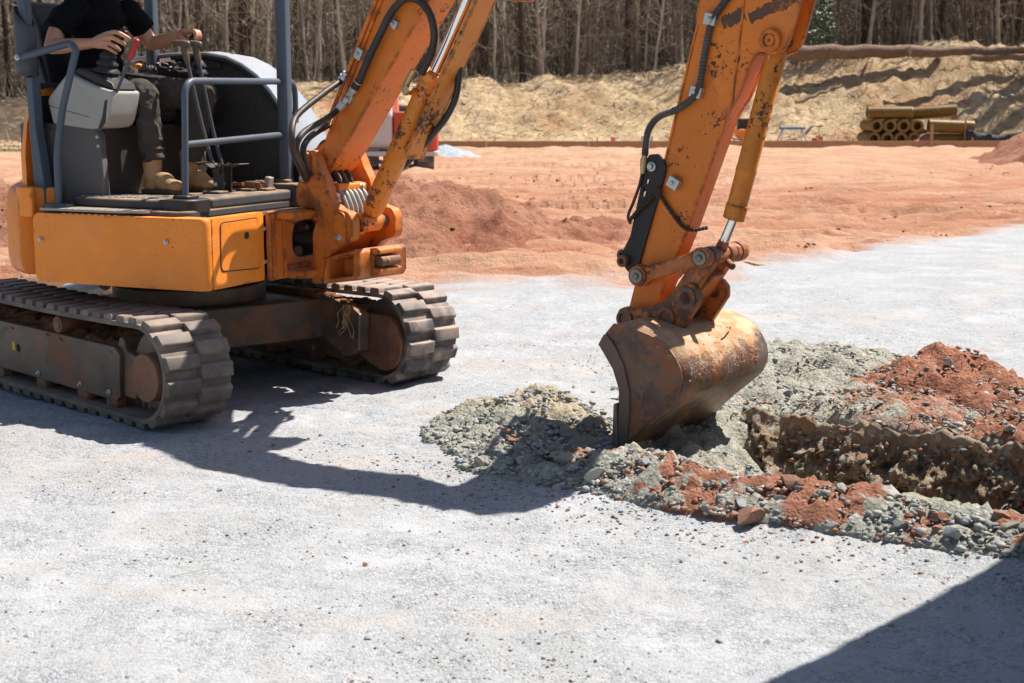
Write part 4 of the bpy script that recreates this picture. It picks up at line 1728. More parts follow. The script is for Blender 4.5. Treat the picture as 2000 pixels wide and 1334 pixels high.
# far console with clutter, and its joystick
b = MB()
b.prism(rounded([(-.50, 1.55), (.08, 1.55), (.12, 1.70), (.02, 1.80), (-.48, 1.86)], .03), 1, .10, .33)
rc = part(b, 'joystick_console', 'black', MH, .015)
js2 = sub(boot_bellows(at(.06, .13, 1.76) @ Matrix.Rotation(R(6), 4, 'Y'), .075, .17), 'joystick_boot', 'black', rc, .002)
q = MB()
q.cyl((.065, .12, 1.92), (.07, .09, 2.02), .012)
q.ball((.073, .083, 2.05), (.027, .027, .03), 14)
sub(q, 'joystick_grip', 'black', rc)
q = MB()
for i in range(16):
    a = [Vector((rng.uniform(-.38, -.05), rng.uniform(.12, .30), 1.86 + rng.uniform(0, .03)))]
    for k in range(4): a.append(a[-1] + Vector((rng.uniform(-.05, .05), rng.uniform(-.04, .04), rng.uniform(-.01, .03))))
    q.tube(spline(a, 4), .007, 6)
sub(q, 'tool_clutter', 'hose', rc)
q = MB()
q.ball((-.36, .11, 1.90), (.024, .02, .014), 10)
sub(q, 'orange_plug', 'amber', rc)

# ---- far side hood: arch profile with dark inner face
prof = [(-.62, 1.945), (-.30, 1.972), (-.04, 1.974), (.109, 1.950), (.22, 1.905), (.33, 1.835), (.42, 1.745), (.50, 1.64), (.565, 1.53), (.61, 1.41), (.635, 1.28), (.645, 1.10)]
mb = MB()
V, F = [], []
secs = [(.345, 0.0), (.36, .012), (.50, .018), (.66, .008), (.80, -.05), (.88, -.14), (.915, -.28)]
n_ = len(prof)
for y, dz in secs:
    for x, z in prof:
        # roll the outer edge in
        V.append((x + dz * .55 * (x > 0) * min(1, x * 2), y, max(1.08, z + dz * (1 if z > 1.2 else .3))))
for i in range(len(secs) - 1):
    for k in range(n_ - 1):
        F.append((i * n_ + k, i * n_ + k + 1, (i + 1) * n_ + k + 1, (i + 1) * n_ + k))
mb.add(V, F)
dm = part(mb, 'tank_hood', 'silver', MH)
m = dm.modifiers.new('thick', 'SOLIDIFY')
m.thickness = .02
m.offset = -1
q = MB()
inner = [(x * .965, z - .035) for x, z in prof] + [(-.62, 1.10)]
q.prism(inner, 1, .40, .43)
sub(q, 'lining_panel', 'darkpanel', dm, .004)
q = MB()
q.tube([(x * .985, .352, z - .02) for x, z in prof[1:]], .014, 8)
sub(q, 'rubber_seal', 'black', dm)
q = MB()
q.prism([(-.30, 1.94), (.03, 1.945), (.05, 1.885), (-.30, 1.88)], 1, .385, .40)
q.prism([(.02, 1.10), (.05, 1.10), (.30, 1.70), (.27, 1.72)], 1, .392, .402)
q.prism([(.26, 1.10), (.60, 1.10), (.60, 1.30), (.26, 1.30)], 1, .392, .402)
sub(q, 'panel_brace', 'darkpanel', dm, .004)
q = MB()
q.lathe([(.014, 0), (.014, .012), (.006, .014), (.006, .026)], at(.06, .50, 1.975), 12)
sub(q, 'grease_nipple', 'brass', dm)
q = MB()
q.prism([(.0, 1.14), (.05, 1.10), (.12, 1.30), (.10, 1.50)], 1, .10, .115)
part(q, 'sight_plate', 'console', MH)

# ---- canopy and rails
cp = MB()
cp.prism(rounded([(-.75, -.78), (.22, -.78), (.30, -.7), (.30, .40), (-.75, .40)], .08), 2, 2.72, 2.78)  # out of view; front edge cut back so sun reaches the knees
cnp = part(cp, 'canopy_roof', 'silver', MH, .02)
q = MB()
q.box((.24, .31, 2.70), (.70, .06, .05))
sub(q, 'header_bar', 'bluegrey', cnp, .008)


def post(x, y, z0, z1, w, name='canopy_post', dx=0.0):
    q = MB()
    sec = rounded([(-w, -w), (w, -w), (w, w), (-w, w)], w * .5, 3)
    V = [(x + a, y + c, z0) for a, c in sec] + [(x + dx + a, y + c, z1) for a, c in sec]
    k = len(sec)
    F = [(i, (i + 1) % k, k + (i + 1) % k, k + i) for i in range(k)] + [tuple(range(k - 1, -1, -1)), tuple(range(k, 2 * k))]
    q.add(V, F)
    return part(q, name, 'bluegrey', MH)


post(.555, .31, 1.20, 2.73, .036)
post(-.43, -.765, 1.95, 2.73, .030, dx=.0)
post(-.43, .34, 1.10, 2.73, .034)
# hollow plastic sleeve round the rear post
q = MB()
n_ = 24
V = []
for i, (zf, zb, r_) in enumerate(((1.825, 1.835, .064), (1.90, 1.90, .062), (2.08, 2.12, .057), (2.10, 2.21, .055))):
    for k in range(n_):
        a = 2 * math.pi * k / n_
        V.append((-.438 + r_ * 1.0 * math.cos(a), -.765 + r_ * math.sin(a), zf + (zb - zf) * (1 - math.cos(a)) / 2))
F = [(i * n_ + k, i * n_ + (k + 1) % n_, (i + 1) * n_ + (k + 1) % n_, (i + 1) * n_ + k) for i in range(3) for k in range(n_)]
q.add(V, F)
sl = part(q, 'post_sleeve', 'slate', MH)
m = sl.modifiers.new('thick', 'SOLIDIFY')
m.thickness = .006
# front guard rail
z_t = 1.795
pth = fillet([(.55, -.690, 1.16), (.55, -.655, z_t), (.55, .435, z_t + .008), (.55, .435, 1.19)], .085, 8)
q = MB()
q.tube(pth, .0185, 14)
gr = part(q, 'guard_rail', 'bluegrey', MH)
q = MB()
q.tube([(.55, -.672, 1.455), (.55, .435, 1.492)], .0185, 14)
sub(q, 'cross_bar', 'bluegrey', gr)
# near grab rail, flattened tube
pth = fillet([(-.425, -.82, 1.925), (-.075, -.82, 2.000), (-.035, -.82, 1.965), (-.155, -.82, 1.64), (-.205, -.82, 1.40), (-.215, -.82, 1.10)], .05, 6)
q = MB()
q.tube(pth, .0205, 12)
hr = part(q, 'grab_rail', 'bluegrey', MH)
bolt(hr, at(-.43, -.842, 1.926) @ YM.inverted(), 1.6)
q = MB()
q.prism(rounded([(-.30, -.86), (-.13, -.86), (-.13, -.78), (-.30, -.78)], .02), 2, 1.09, 1.125)
sub(q, 'rail_foot', 'bluegrey', hr, .008)

# ---- travel levers and pedals
for i, (y, dxt) in enumerate(((-.235, 0.0), (-.155, .035))):
    base = Vector((.44, y + .01, 1.22))
    top = Vector((.27 + dxt * .6, y - .02, 1.925))
    kn = base.lerp(top, .42) + Vector((-.012, 0, 0))
    q = MB()
    q.tube(spline([base, kn, top], 6), .0115, 10)
    lv = part(q, 'travel_lever', 'slate', MH)
    q = MB()
    ax = (top - kn).normalized()
    q.tube([top - ax * .03, top + ax * .0, top + ax * .05, top + ax * .085], [.012, .019, .021, .017], 12)
    g0 = top + ax * .078
    q.tube([g0 + Vector((-.065, -.01, .012)), g0 + Vector((-.045, -.006, .014)), g0 + Vector((0, 0, .010)), g0 + Vector((.03, .005, .006)), g0 + Vector((.04, .006, .004))], [.010, .017, .020, .018, .011], 12)
    sub(q, 'lever_grip', 'leverbrown', lv)
    q = MB()
    q.prism([(.41, 1.16), (.48, 1.16), (.485, 1.33), (.45, 1.335), (.415, 1.27)], 1, y - .008, y + .008)
    q.box((.445, y, 1.30), (.05, .045, .05))
    sub(q, 'lever_bracket', 'dark', lv, .004)
    bolt(lv, at(.435, y - .01, 1.215) @ YM.inverted(), 1.3)
    sx = -1 if i == 0 else 1
    q = MB()
    pd = [(0, 0), (.05, .03), (.11, .035), (.115, .028), (.05, .015), (.005, -.012)]
    q.prism([(.45 + sx * p[0] * 1.05, 1.315 + p[1] * .8) for p in pd] if sx < 0 else [(.46 + p[0], 1.312 + p[1] * .6) for p in pd], 1, y - .05 + (0 if i else -.02), y + .05)
    sub(q, 'pedal', 'dark', lv, .004)
q = MB()
for i in range(9):
    q.tube(circle2t := [(.52 + .02 * math.cos(t) + rng.uniform(-.05, .05), -.02 + i * .02, 1.20 + .02 * math.sin(t)) for t in np.linspace(0, 6.28, 10)], .005, 6)
for i in range(6):
    q.box((.50 + rng.uniform(-.06, .06), -.05 + i * .035, 1.195 + rng.uniform(0, .02)), (rng.uniform(.03, .08), .02, rng.uniform(.01, .03)))
part(q, 'pedal_linkage', 'rust', MH, .002)
q = MB()
q.box((.575, .085, 1.21), (.035, .05, .07), Matrix.Rotation(.2, 3, 'Y'))
part(q, 'swing_pedal', 'step', MH, .005)

# ---- king post frame at the front of the house
b = MB()
face = [(-.358, .69), (.48, .69), (.48, 1.075), (-.358, 1.075)]
ov = rounded([(-.125, .795), (.165, .795), (.165, 1.005), (-.125, 1.005)], .10, 7)
b.prism([face, ov], 0, .838, .868)
b.prism([(.80, 1.035), (1.00, 1.035), (1.00, 1.075), (.80, 1.075)], 1, -.30, .40)
b.prism([(.80, .69), (1.00, .69), (1.00, .735), (.80, .735)], 1, -.20, .34)
b.prism(rounded([(.86, -.02), (1.02, .0), (1.08, .10), (1.02, .20), (.86, .26)], .03), 2, 1.02, 1.078)
b.prism(rounded([(.86, -.02), (1.02, .0), (1.08, .10), (1.02, .20), (.86, .26)], .03), 2, .69, .745)
b.cyl((1.03, .10, .70), (1.03, .10, 1.078), .055)
kp = part(b, 'swing_post', 'orange_cast', MH, .008)
for y0, y1 in ((-.345, -.315), (-.235, -.215)):
    q = MB()
    q.prism([(.866, .70), (.886, .70), (.886, 1.035), (.866, 1.035)], 1, y0, y1)
    sub(q, 'frame_rib', 'orange_cast', kp, .004)
q = MB()
q.prism(rounded([(-.20, .725), (.05, .725), (.05, .765), (-.20, .765)], .01, 3), 0, .866, .880)
sub(q, 'frame_rib', 'orange_cast', kp, .004)
q = MB()
q.cyl((.70, .02, .885), (1.02, .07, .90), .045)
q.cyl((.76, -.03, .965), (.90, -.02, .965), .02)
q.box((.80, -.04, .83), (.1, .08, .06))
sub(q, 'swing_cylinder', 'dark', kp, .003)
q = MB()
q.prism([(-.17, .733), (-.11, .735), (-.11, .757), (-.17, .755)], 0, .879, .8822)
sub(q, 'worn_label', 'zinc', kp)

# ---- swing bracket (casting that carries the boom foot)
near = [(-.094, 1.412), (-.128, 1.395), (-.142, 1.36), (-.148, 1.258), (-.184, 1.185), (-.184, 1.12), (-.165, 1.085), (-.03, 1.080), (-.017, 1.02), (-.058, .94), (-.057, .776),
        (-.074, .763), (-.074, .647), (-.004, .649), (.02, .79), (.156, .885), (.235, .905), (.252, .94), (.250, 1.03), (.224, 1.072), (.155, 1.085), (.09, 1.12), (.058, 1.235), (.01, 1.31), (-.03, 1.395), (-.055, 1.41)]
b = MB()
b.prism(rounded(near, .018, 3), 1, -.215, -.150)
b.prism(rounded([(p[0] + .0, p[1]) for p in near], .018, 3), 1, .150, .215)
b.prism(rounded([(-.17, 1.10), (-.03, 1.08), (.06, 1.10), (.10, .92), (.02, .80), (-.05, .80), (-.06, .95), (-.03, 1.03)], .03, 3), 1, -.155, .155)
b.prism([(-.074, .647), (.05, .655), (.05, .80), (-.057, .80)], 1, -.20, .20)
br = part(b, 'swing_bracket', 'orange_cast', MBm, .016, EX, 40, 3)
q = MB()
box_out = [(.0, .648), (.27, .688), (.29, .72), (.29, .845), (.27, .868), (.02, .80)]
q.prism([box_out, rounded([(.035, .682), (.240, .712), (.240, .832), (.035, .782)], .02, 4)], 1, -.205, -.06)
q.prism(box_out, 1, -.07, .07)
q.prism([box_out, rounded([(.035, .682), (.240, .712), (.240, .832), (.035, .782)], .02, 4)], 1, .06, .205)
q.prism([(.25, .70), (.335, .712), (.35, .73), (.35, .75), (.295, .755), (.295, .825), (.35, .832), (.35, .86), (.325, .87), (.25, .86)], 1, -.10, .10)
sub(q, 'stop_lug', 'orange_cast', br, .010)
q = MB()
q.lathe([(.022, -.085), (.033, -.08), (.033, .08), (.022, .085)], at(.325, 0, .790) @ YM, 20)
q.ball((.352, -.03, .79), (.016, .02, .02), 10)
sub(q, 'stop_pad', 'frame_rust', br, .003)


def pin_cap(parent, x, z, y, r=.042, l=.016, side=-1, mat='orange_cast', tail=None):
    q = MB()
    if tail:
        q.prism(hull2([(x, z, r), (tail[0], tail[1], r * .85)], 18), 1, y, y + side * l)
    else:
        q.lathe([(r, 0), (r, l * .8), (r * .85, l)], at(x, y, z) @ (YM if side > 0 else YM.inverted()), 24)
    o = sub(q, 'pin_plate', mat, parent, .005)
    return o


pin_cap(br, -.092, 1.362, -.215, .042, .02, -1, 'orange_cast', (-.10, 1.255))
bolt(br, at(-.102, -.236, 1.254) @ YM.inverted(), 2.1)
pin_cap(br, .171, 1.03, -.215, .045, .02, -1, 'orange_cast', (.170, .94))
bolt(br, at(.170, -.236, .930) @ YM.inverted(), 2.1)
q = MB()
q.cyl((-.09, -.21, 1.36), (-.09, .21, 1.36), .036)
sub(q, 'pin', 'frame_rust', br)
q = MB()
q.cyl((.171, -.21, 1.0), (.171, .21, 1.0), .036)
sub(q, 'pin', 'frame_rust', br)
# clamp block and the row of hose loops between the cheeks
q = MB()
q.prism(rounded([(-.02, 1.175), (.05, 1.175), (.05, 1.215), (.0, 1.225)], .008, 3), 1, -.10, .13)
sub(q, 'hose_clamp', 'orange', br, .005)
bolt(br, at(.052, .09, 1.20) @ Matrix.Rotation(R(60), 4, 'Y'), 1.4)
for i in range(6):
    y = -.09 + i * .038
    q = MB()
    q.tube(spline([(-.05, y, 1.18), (.045, y, 1.175), (.085, y, 1.12), (.095, y + .01, 1.06), (.08, y + .012, 1.0)], 5), .0125, 10)
    sub(q, 'hose_loop', 'palehose', br)
for i in range(3):
    y = -.06 + i * .05
    q = MB()
    q.tube(spline([(-.16, y, 1.36), (-.09, y, 1.33), (-.01, y, 1.27), (.02, y, 1.21)], 5), .014, 10)
    sub(q, 'hose_loop', 'hose', br)

# ---- boom
top = [(-.055, 1.46), (.405, 2.318), (.60, 2.60), (.86, 2.86), (1.14, 3.02), (1.45, 3.06), (1.80, 2.99), (2.25, 2.80), (2.62, 2.60)]
bot = [(2.60, 2.44), (2.25, 2.56), (1.85, 2.70), (1.52, 2.745), (1.26, 2.68), (1.02, 2.52), (.775, 2.255), (.33, 1.712), (.085, 1.405), (.040, 1.362)]
foot = [(.012, 1.315), (-.045, 1.275), (-.115, 1.285), (-.165, 1.34), (-.150, 1.41)]
b = MB()
b.prism(top + bot + foot, 1, -.11, .11)
boom = part(b, 'boom', 'orange_boom', MBm, .012, EX, 30, 2)
q = MB()
q.prism(rounded([(1.02, 2.56), (1.40, 2.72), (1.34, 2.40), (1.27, 2.20), (1.15, 2.205), (1.12, 2.30)], .02, 3), 1, -.125, -.085)
q.prism(rounded([(1.02, 2.56), (1.40, 2.72), (1.34, 2.40), (1.27, 2.20), (1.15, 2.205), (1.12, 2.30)], .02, 3), 1, .085, .125)
sub(q, 'cylinder_lug', 'orange_boom', boom, .006)
q = MB()
q.tube([(-.02, -.118, 1.55), (.40, -.118, 2.285), (.60, -.118, 2.575)], .0125, 10)
q.tube([(-.005, -.118, 1.50), (.425, -.118, 2.26), (.62, -.118, 2.55)], .009, 10)
sub(q, 'steel_pipe', 'orange_boom', boom)


def clampblock(parent, p, rot, s=(.055, .035, .05), name='pipe_clamp'):
    q = MB()
    q.box((0, 0, 0), s)
    M = at(*p) @ Matrix.Rotation(rot, 4, 'Y')
    o = sub(q, name, 'zinc', parent, .004, M)
    bolt(o, at(0, -s[1] / 2, 0) @ YM.inverted(), 1.25)
    return o


clampblock(boom, (.255, -.128, 1.945), R(30), (.05, .04, .065))
clampblock(boom, (.165, -.122, 1.705), R(30), (.05, .03, .05))
clampblock(boom, (.505, -.122, 2.10), R(30), (.05, .03, .05))


# hoses at the boom foot
hose_runs = [
    ('hose', [(-0.054, -0.26, 1.25), (0.09, -0.45, 1.328), (0.173, -0.58, 1.42), (0.185, -0.6, 1.516), (0.143, -0.52, 1.607), (0.129, -0.33, 1.711), (0.122, -0.14, 1.802)], .018),
    ('hose', [(-0.066, -0.24, 1.263), (0.032, -0.38, 1.338), (0.095, -0.48, 1.415), (0.13, -0.5, 1.477), (0.124, -0.43, 1.529), (0.128, -0.28, 1.588), (0.093, -0.14, 1.64)], .018),
    ('hose', [(-0.041, -0.24, 1.278), (0.024, -0.34, 1.347), (0.057, -0.39, 1.423), (0.055, -0.35, 1.478), (0.015, -0.24, 1.515), (-0.012, -0.12, 1.55)], .018),
    ('hose', [(-.13, .0, 1.22), (-.21, .0, 1.36), (-.17, .0, 1.44), (-.08, .0, 1.47), (-.02, .0, 1.56)], .018),
    ('hose', [(-.13, .06, 1.22), (-.20, .06, 1.38), (-.15, .06, 1.46), (-.07, .06, 1.49)], .018),
    ('hose', [(.26, -.145, 1.80), (.345, -.15, 1.93), (.435, -.15, 2.06), (.50, -.15, 2.15), (.60, -.15, 2.225), (.70, -.145, 2.215), (.765, -.13, 2.14), (.775, -.11, 2.03), (.73, -.09, 1.93), (.655, -.075, 1.835)], .0205),
]
for nm, pts, r_ in hose_runs:
    q = MB()
    q.tube(spline(pts, 8), r_, 12)
    sub(q, nm, 'hose', boom)
q = MB()
for p0, p1 in (((.105, -.14, 1.785), (.150, -.13, 1.845)), ((.08, -.15, 1.625), (.165, -.135, 1.705)), ((.185, -.14, 1.725), (.235, -.142, 1.775)), ((.245, -.143, 1.785), (.26, -.145, 1.80))):
    a, c = Vector(p0), Vector(p1)
    q.tube([a, a.lerp(c, .3), a.lerp(c, .32), a.lerp(c, .7), a.lerp(c, .72), c], [.021, .021, .025, .025, .019, .019], 10)
sub(q, 'hose_fitting', 'zinc', boom, .001)
q = MB()
q.tube([(.20, -.141, 1.74), (.26, -.145, 1.80)], .023, 12)
sub(q, 'hose_sleeve', 'black', boom)

# ---- boom cylinder
c0, c1, c2 = Vector((.171, 0, 1.0)), Vector((.683, 0, 1.84)), Vector((1.20, 0, 2.42))
c2 = c0 + (c1 - c0).normalized() * 1.66
ax = (c1 - c0).normalized()
q = MB()
q.tube([c0 + ax * t for t in (.06, .09, .10, .93, .935, .985, .99)], [.045, .055, .062, .062, .067, .067, .050], 28)
q.lathe([(.052, -.085), (.056, -.08), (.056, .08), (.052, .085)], at(*c0) @ YM, 28)
bc = part(q, 'boom_cylinder', 'orange_cyl', MBm, .003)
q = MB()
q.tube([c1, c2], .031, 24)
sub(q, 'cylinder_rod', 'chrome', bc)
pp = Vector((ax.z, 0, -ax.x))           # forward of the cylinder
q = MB()
u0, u1 = c0 + ax * .50, c0 + ax * 1.62
for y0, y1, o0, o1 in ((-.075, .075, .104, .114), (-.083, -.0755, .094, .116), (.0755, .083, .05, .116)):
    pr = [u0 + pp * o0, u0 + pp * o1, u1 + pp * o1, u1 + pp * o0]
    pr[0] = pr[0] + ax * .04
    q.prism([(p.x, p.z) for p in pr], 1, y0, y1)
sub(q, 'rod_guard', 'orange_cyl', bc, .002)
q = MB()
for t in (.54, .86):
    q.box(c0 + ax * t + pp * .08, (.03, .10, .05), Matrix.Rotation(R(-31), 3, 'Y'))
sub(q, 'guard_bracket', 'orange_cyl', bc, .003)
q = MB()
p_ = c0 + ax * .86
q.cyl(p_ + Vector((-.02, -.05, 0)), p_ + Vector((-.035, -.10, .01)), .022)
sub(q, 'port_boss', 'orange_cyl', bc, .002)
q = MB()
q.box(p_ + Vector((-.038, -.112, .012)), (.05, .035, .04), Matrix.Rotation(R(-30), 3, 'Y'))
q.tube([p_ + Vector((-.05, -.115, .0)), p_ + Vector((-.045, -.105, .05)), p_ + Vector((.0, -.095, .12))], .018, 12)
sub(q, 'elbow_fitting', 'brass', bc, .003)
q = MB()
e = c0 + ax * .55
q.tube(spline([c0 + ax * t + pp * o + Vector((0, .05, 0)) for t, o in ((.36, .015), (.44, .050), (.55, .088), (.67, .125), (.80, .158), (.92, .160), (1.02, .128), (1.08, .10))], 8), .019, 10)
sub(q, 'hose', 'hose', bc)

# ---- arm (dipper)
armL = [(2.395, 2.235), (2.36, 2.145), (2.195, 1.462), (2.083, 1.036), (1.985, .672)]
armR = [(2.150, .690), (2.318, 1.087), (2.502, 1.577), (2.512, 1.625), (2.567, 1.707), (2.634, 1.869)]
b = MB()
b.prism(armL + [(1.985, .625), (2.02, .585), (2.07, .585), (2.11, .63)] + armR + [(2.66, 1.905), (2.58, 2.25), (2.50, 2.35)], 1, -.062, .062)
arm = part(b, 'arm', 'orange_boom', MBm, .010, EX, 30)
cheek = [(2.395, 2.235), (2.36, 2.145), (2.345, 2.08), (2.50, 1.60), (2.512, 1.625), (2.567, 1.707), (2.634, 1.869), (2.655, 1.905), (2.69, 1.915), (2.745, 1.895), (2.80, 1.915), (2.832, 1.97), (2.90, 2.22), (2.93, 2.45), (2.86, 2.66), (2.70, 2.74), (2.52, 2.70), (2.44, 2.50)]
for y0, y1 in ((-.082, -.060), (.060, .082)):
    q = MB()
    q.prism(rounded(cheek, .012, 3), 1, y0, y1)
    sub(q, 'arm_cheek', 'orange_boom', arm, .004)
q = MB()
q.prism([(2.608, 2.30), (2.618, 2.30), (2.552, 1.66), (2.542, 1.645)], 1, -.088, -.080)
q.prism([(2.365, 2.145), (2.376, 2.14), (2.100, 1.06), (2.089, 1.06)], 1, -.068, -.060)
sub(q, 'weld_seam', 'orange_boom', arm, .002)
def ragged(a, b_, w0, w1, n=26):
    a, b_ = Vector((*a, 0)), Vector((*b_, 0))
    nn = Vector((-(b_ - a).y, (b_ - a).x, 0)).normalized()
    up = [a.lerp(b_, i / n) + nn * (w0 + (w1 - w0) * i / n) * rng.uniform(.55, 1.15) for i in range(n + 1)]
    dn = [a.lerp(b_, i / n) - nn * (w0 + (w1 - w0) * i / n) * rng.uniform(.55, 1.15) for i in range(n + 1)]
    return [(p.x, p.y) for p in up + dn[::-1]]


for a_, c_, w0, w1 in (((2.485, 2.045), (2.600, 2.085), .030, .036), ((2.625, 2.062), (2.860, 2.150), .030, .034)):
    q = MB()
    q.prism(ragged(a_, c_, w0, w1), 1, -.0832, -.0815)
    sub(q, 'worn_patch', 'stickerrust', arm)
q = MB()
q.lathe([(.052, 0), (.052, .024), (.045, .03), (.030, .03), (.030, .022), (.026, .022), (.026, .03), (.006, .03), (.004, .024)], at(2.742, -.082, 1.962) @ YM.inverted(), 30)
sub(q, 'pin_boss', 'orange_boom', arm, .002)
q = MB()
q.lathe([(.006, 0), (.006, .016), (.003, .02)], at(2.735, -.09, 1.895) @ Matrix.Rotation(R(180), 4, 'X'), 8)
sub(q, 'grease_nipple', 'brass', arm)
for p, rr in (((2.437, -.098, 2.064), R(12)), ((2.361, -.085, 1.731), R(14)), ((2.248, -.085, 1.301), R(28))):
    clampblock(arm, p, rr, (.062, .04, .055), 'hose_clamp')
# spiral-wrapped hose down the arm
pth = spline([(2.56, -.105, 2.24), (2.515, -.105, 2.15), (2.464, -.105, 2.085), (2.43, -.10, 2.02), (2.405, -.098, 1.90), (2.384, -.096, 1.775), (2.358, -.096, 1.715), (2.275, -.10, 1.655), (2.165, -.10, 1.615), (2.105, -.095, 1.55), (2.088, -.09, 1.47), (2.082, -.085, 1.43)], 24)
rad = [.0165 + (.0022 if i % 3 == 0 else -.0012) for i in range(len(pth))]
q = MB()
q.tube(pth, rad, 12)
sub(q, 'wrapped_hose', 'spiral', arm, 0, None, 20)
q = MB()
q.tube([(2.082, -.085, 1.44), (2.077, -.085, 1.41), (2.076, -.085, 1.41), (2.07, -.085, 1.34)], [.015, .015, .019, .012], 10)
sub(q, 'hose_fitting', 'brass', arm)
q = MB()
q.tube(spline([(2.07, -.085, 1.36), (2.055, -.085, 1.29), (2.02, -.085, 1.20), (1.99, -.085, 1.13), (2.005, -.085, 1.09)], 6), .008, 8)
sub(q, 'thin_pipe', 'dark', arm)
# black hose bracket on the back of the arm
q = MB()
bp = [(2.085, 1.40), (2.10, 1.432), (2.155, 1.438), (2.19, 1.40), (2.195, 1.35), (2.085, 1.00), (2.03, .82), (1.985, .855), (1.955, .89), (1.945, .93), (2.0, 1.03)]
holes = [circle2(2.098, 1.30, .013, 12), circle2(2.08, 1.24, .014, 12)]
q.prism([rounded(bp, .012, 3)] + holes, 1, -.080, -.066)
q.prism([(2.12, 1.40), (2.175, 1.36), (2.07, .99), (2.0, .97)], 1, -.066, .07)
kb = sub(q, 'hose_bracket', 'blackplate', arm, .003)
bolt(arm, at(2.118, -.08, 1.375) @ YM.inverted(), 2.3)
q = MB()
q.lathe([(.030, 0), (.030, .03), (.026, .033), (.014, .033), (.014, .012), (.010, .012)], at(1.972, -.082, .905) @ YM.inverted(), 20)
q.lathe([(.030, 0), (.030, .05), (.014, .05), (.014, .03)], at(1.945, -.02, .93) @ YM.inverted(), 20)
sub(q, 'bush', 'frame_rust', arm, .002)
# braided rope tied round the arm
q = MB()
r1 = spline([(2.00, -.092, 1.105), (2.06, -.094, 1.165), (2.13, -.094, 1.225), (2.165, -.085, 1.25)], 14)
r2 = spline([(2.165, -.085, 1.25), (2.20, -.078, 1.195), (2.285, -.076, 1.10), (2.34, -.072, 1.078), (2.385, .0, 1.085)], 14)
r3 = spline([(2.165, -.085, 1.25), (2.175, -.08, 1.30), (2.19, -.078, 1.36), (2.235, -.078, 1.395)], 10)
for pth_, r_ in ((r1, .010), (r2, .009), (r3, .003)):
    q.tube(pth_, [r_ * (1.15 if i % 3 else .8) for i in range(len(pth_))], 8)
q.ball((2.165, -.092, 1.25), (.024, .014, .03), 8)
sub(q, 'rope', 'ropedark', arm, 0, None, 15)

# ---- bucket cylinder
d0, d1 = Vector((2.742, 0, 1.962)), Vector((2.528, 0, 1.135))
ax2 = (d1 - d0).normalized()
L2 = (d1 - d0).length
q = MB()
q.tube([d0 + ax2 * t for t in (.02, .05, .055, .60, .605, .625, .63, L2 - .075, L2 - .07, L2)], [.030, .045, .0485, .0485, .0505, .0505, .0485, .0485, .053, .053], 28)
q.lathe([(.04, -.055), (.04, .055)], at(*d0) @ YM, 24)
kc = part(q, 'bucket_cylinder', 'orange_cyl', MBm, .002)
q = MB()
pinp = Vector((2.452, 0, .960))
ax3 = (pinp - d1).normalized()
q.tube([d1 - ax3 * .02, pinp - ax3 * .06], .0235, 24)
sub(q, 'cylinder_rod', 'chrome', kc)
q = MB()
q.tube([pinp - ax3 * .075, pinp - ax3 * .03, pinp], [.026, .030, .034], 16)
q.lathe([(.040, -.05), (.040, .05)], at(*pinp) @ YM, 24)
sub(q, 'rod_eye', 'orange_link', kc, .004)

# ---- bucket linkage
P1, P2, P3 = (2.104, .848), (2.452, .960), (2.235, .650)
for y0, y1 in ((-.168, -.120), (.120, .168)):
    q = MB()
    sidep = [(2.14, .895), (2.36, .965), (2.42, 1.0), (2.45, 1.008), (2.49, .99), (2.50, .95), (2.48, .92), (2.40, .905), (2.17, .830), (2.145, .80), (2.10, .79), (2.06, .815), (2.05, .85), (2.07, .89), (2.10, .905)]
    q.prism(rounded(sidep, .012, 3), 1, y0, y1)
    ln = part(q, 'tipping_link', 'orange_link', MBm, .006)
    s_ = -1 if y0 < 0 else 1
    for cx, cz in (P1, P2):
        q = MB()
        q.lathe([(.050, 0), (.050, .012), (.046, .016), (.036, .016), (.034, .012)], at(cx, y0 if s_ < 0 else y1, cz) @ (YM.inverted() if s_ < 0 else YM), 28)
        sub(q, 'link_boss', 'orange_link', ln, .002)
        q = MB()
        Mx = at(cx, (y0 if s_ < 0 else y1) + s_ * .012, cz) @ (YM.inverted() if s_ < 0 else YM)
        q.lathe([(.036, 0), (.036, .010), (.033, .013), (.016, .013), (.016, .022), (.013, .024)], Mx, 24)
        sub(q, 'pin_head', 'steelpin', ln, .002)
q = MB()
q.cyl((P1[0], -.16, P1[1]), (P1[0], .16, P1[1]), .034)
q.cyl((P2[0], -.16, P2[1]), (P2[0], .20, P2[1]), .034)
q.lathe([(.050, .168), (.052, .20), (.050, .225), (.042, .23)], at(P2[0], 0, P2[1]) @ YM, 24)
q.cyl((2.485, .03, .925), (2.53, .0, .905), .017)
part(q, 'linkage_pin', 'orange_link', MBm, .003)
q = MB()
hl = hull2([(P2[0], P2[1], .050), (2.36, .80, .045)], 16)
for y0, y1 in ((-.115, -.055), (.055, .115)):
    q.prism(hull2([(P2[0], P2[1], .048), (P3[0], P3[1], .050)], 16), 1, y0, y1)
q.prism([(2.43, .88), (2.46, .86), (2.30, .66), (2.25, .70)], 1, -.06, .06)
part(q, 'bucket_link', 'orange_link', MBm, .006)

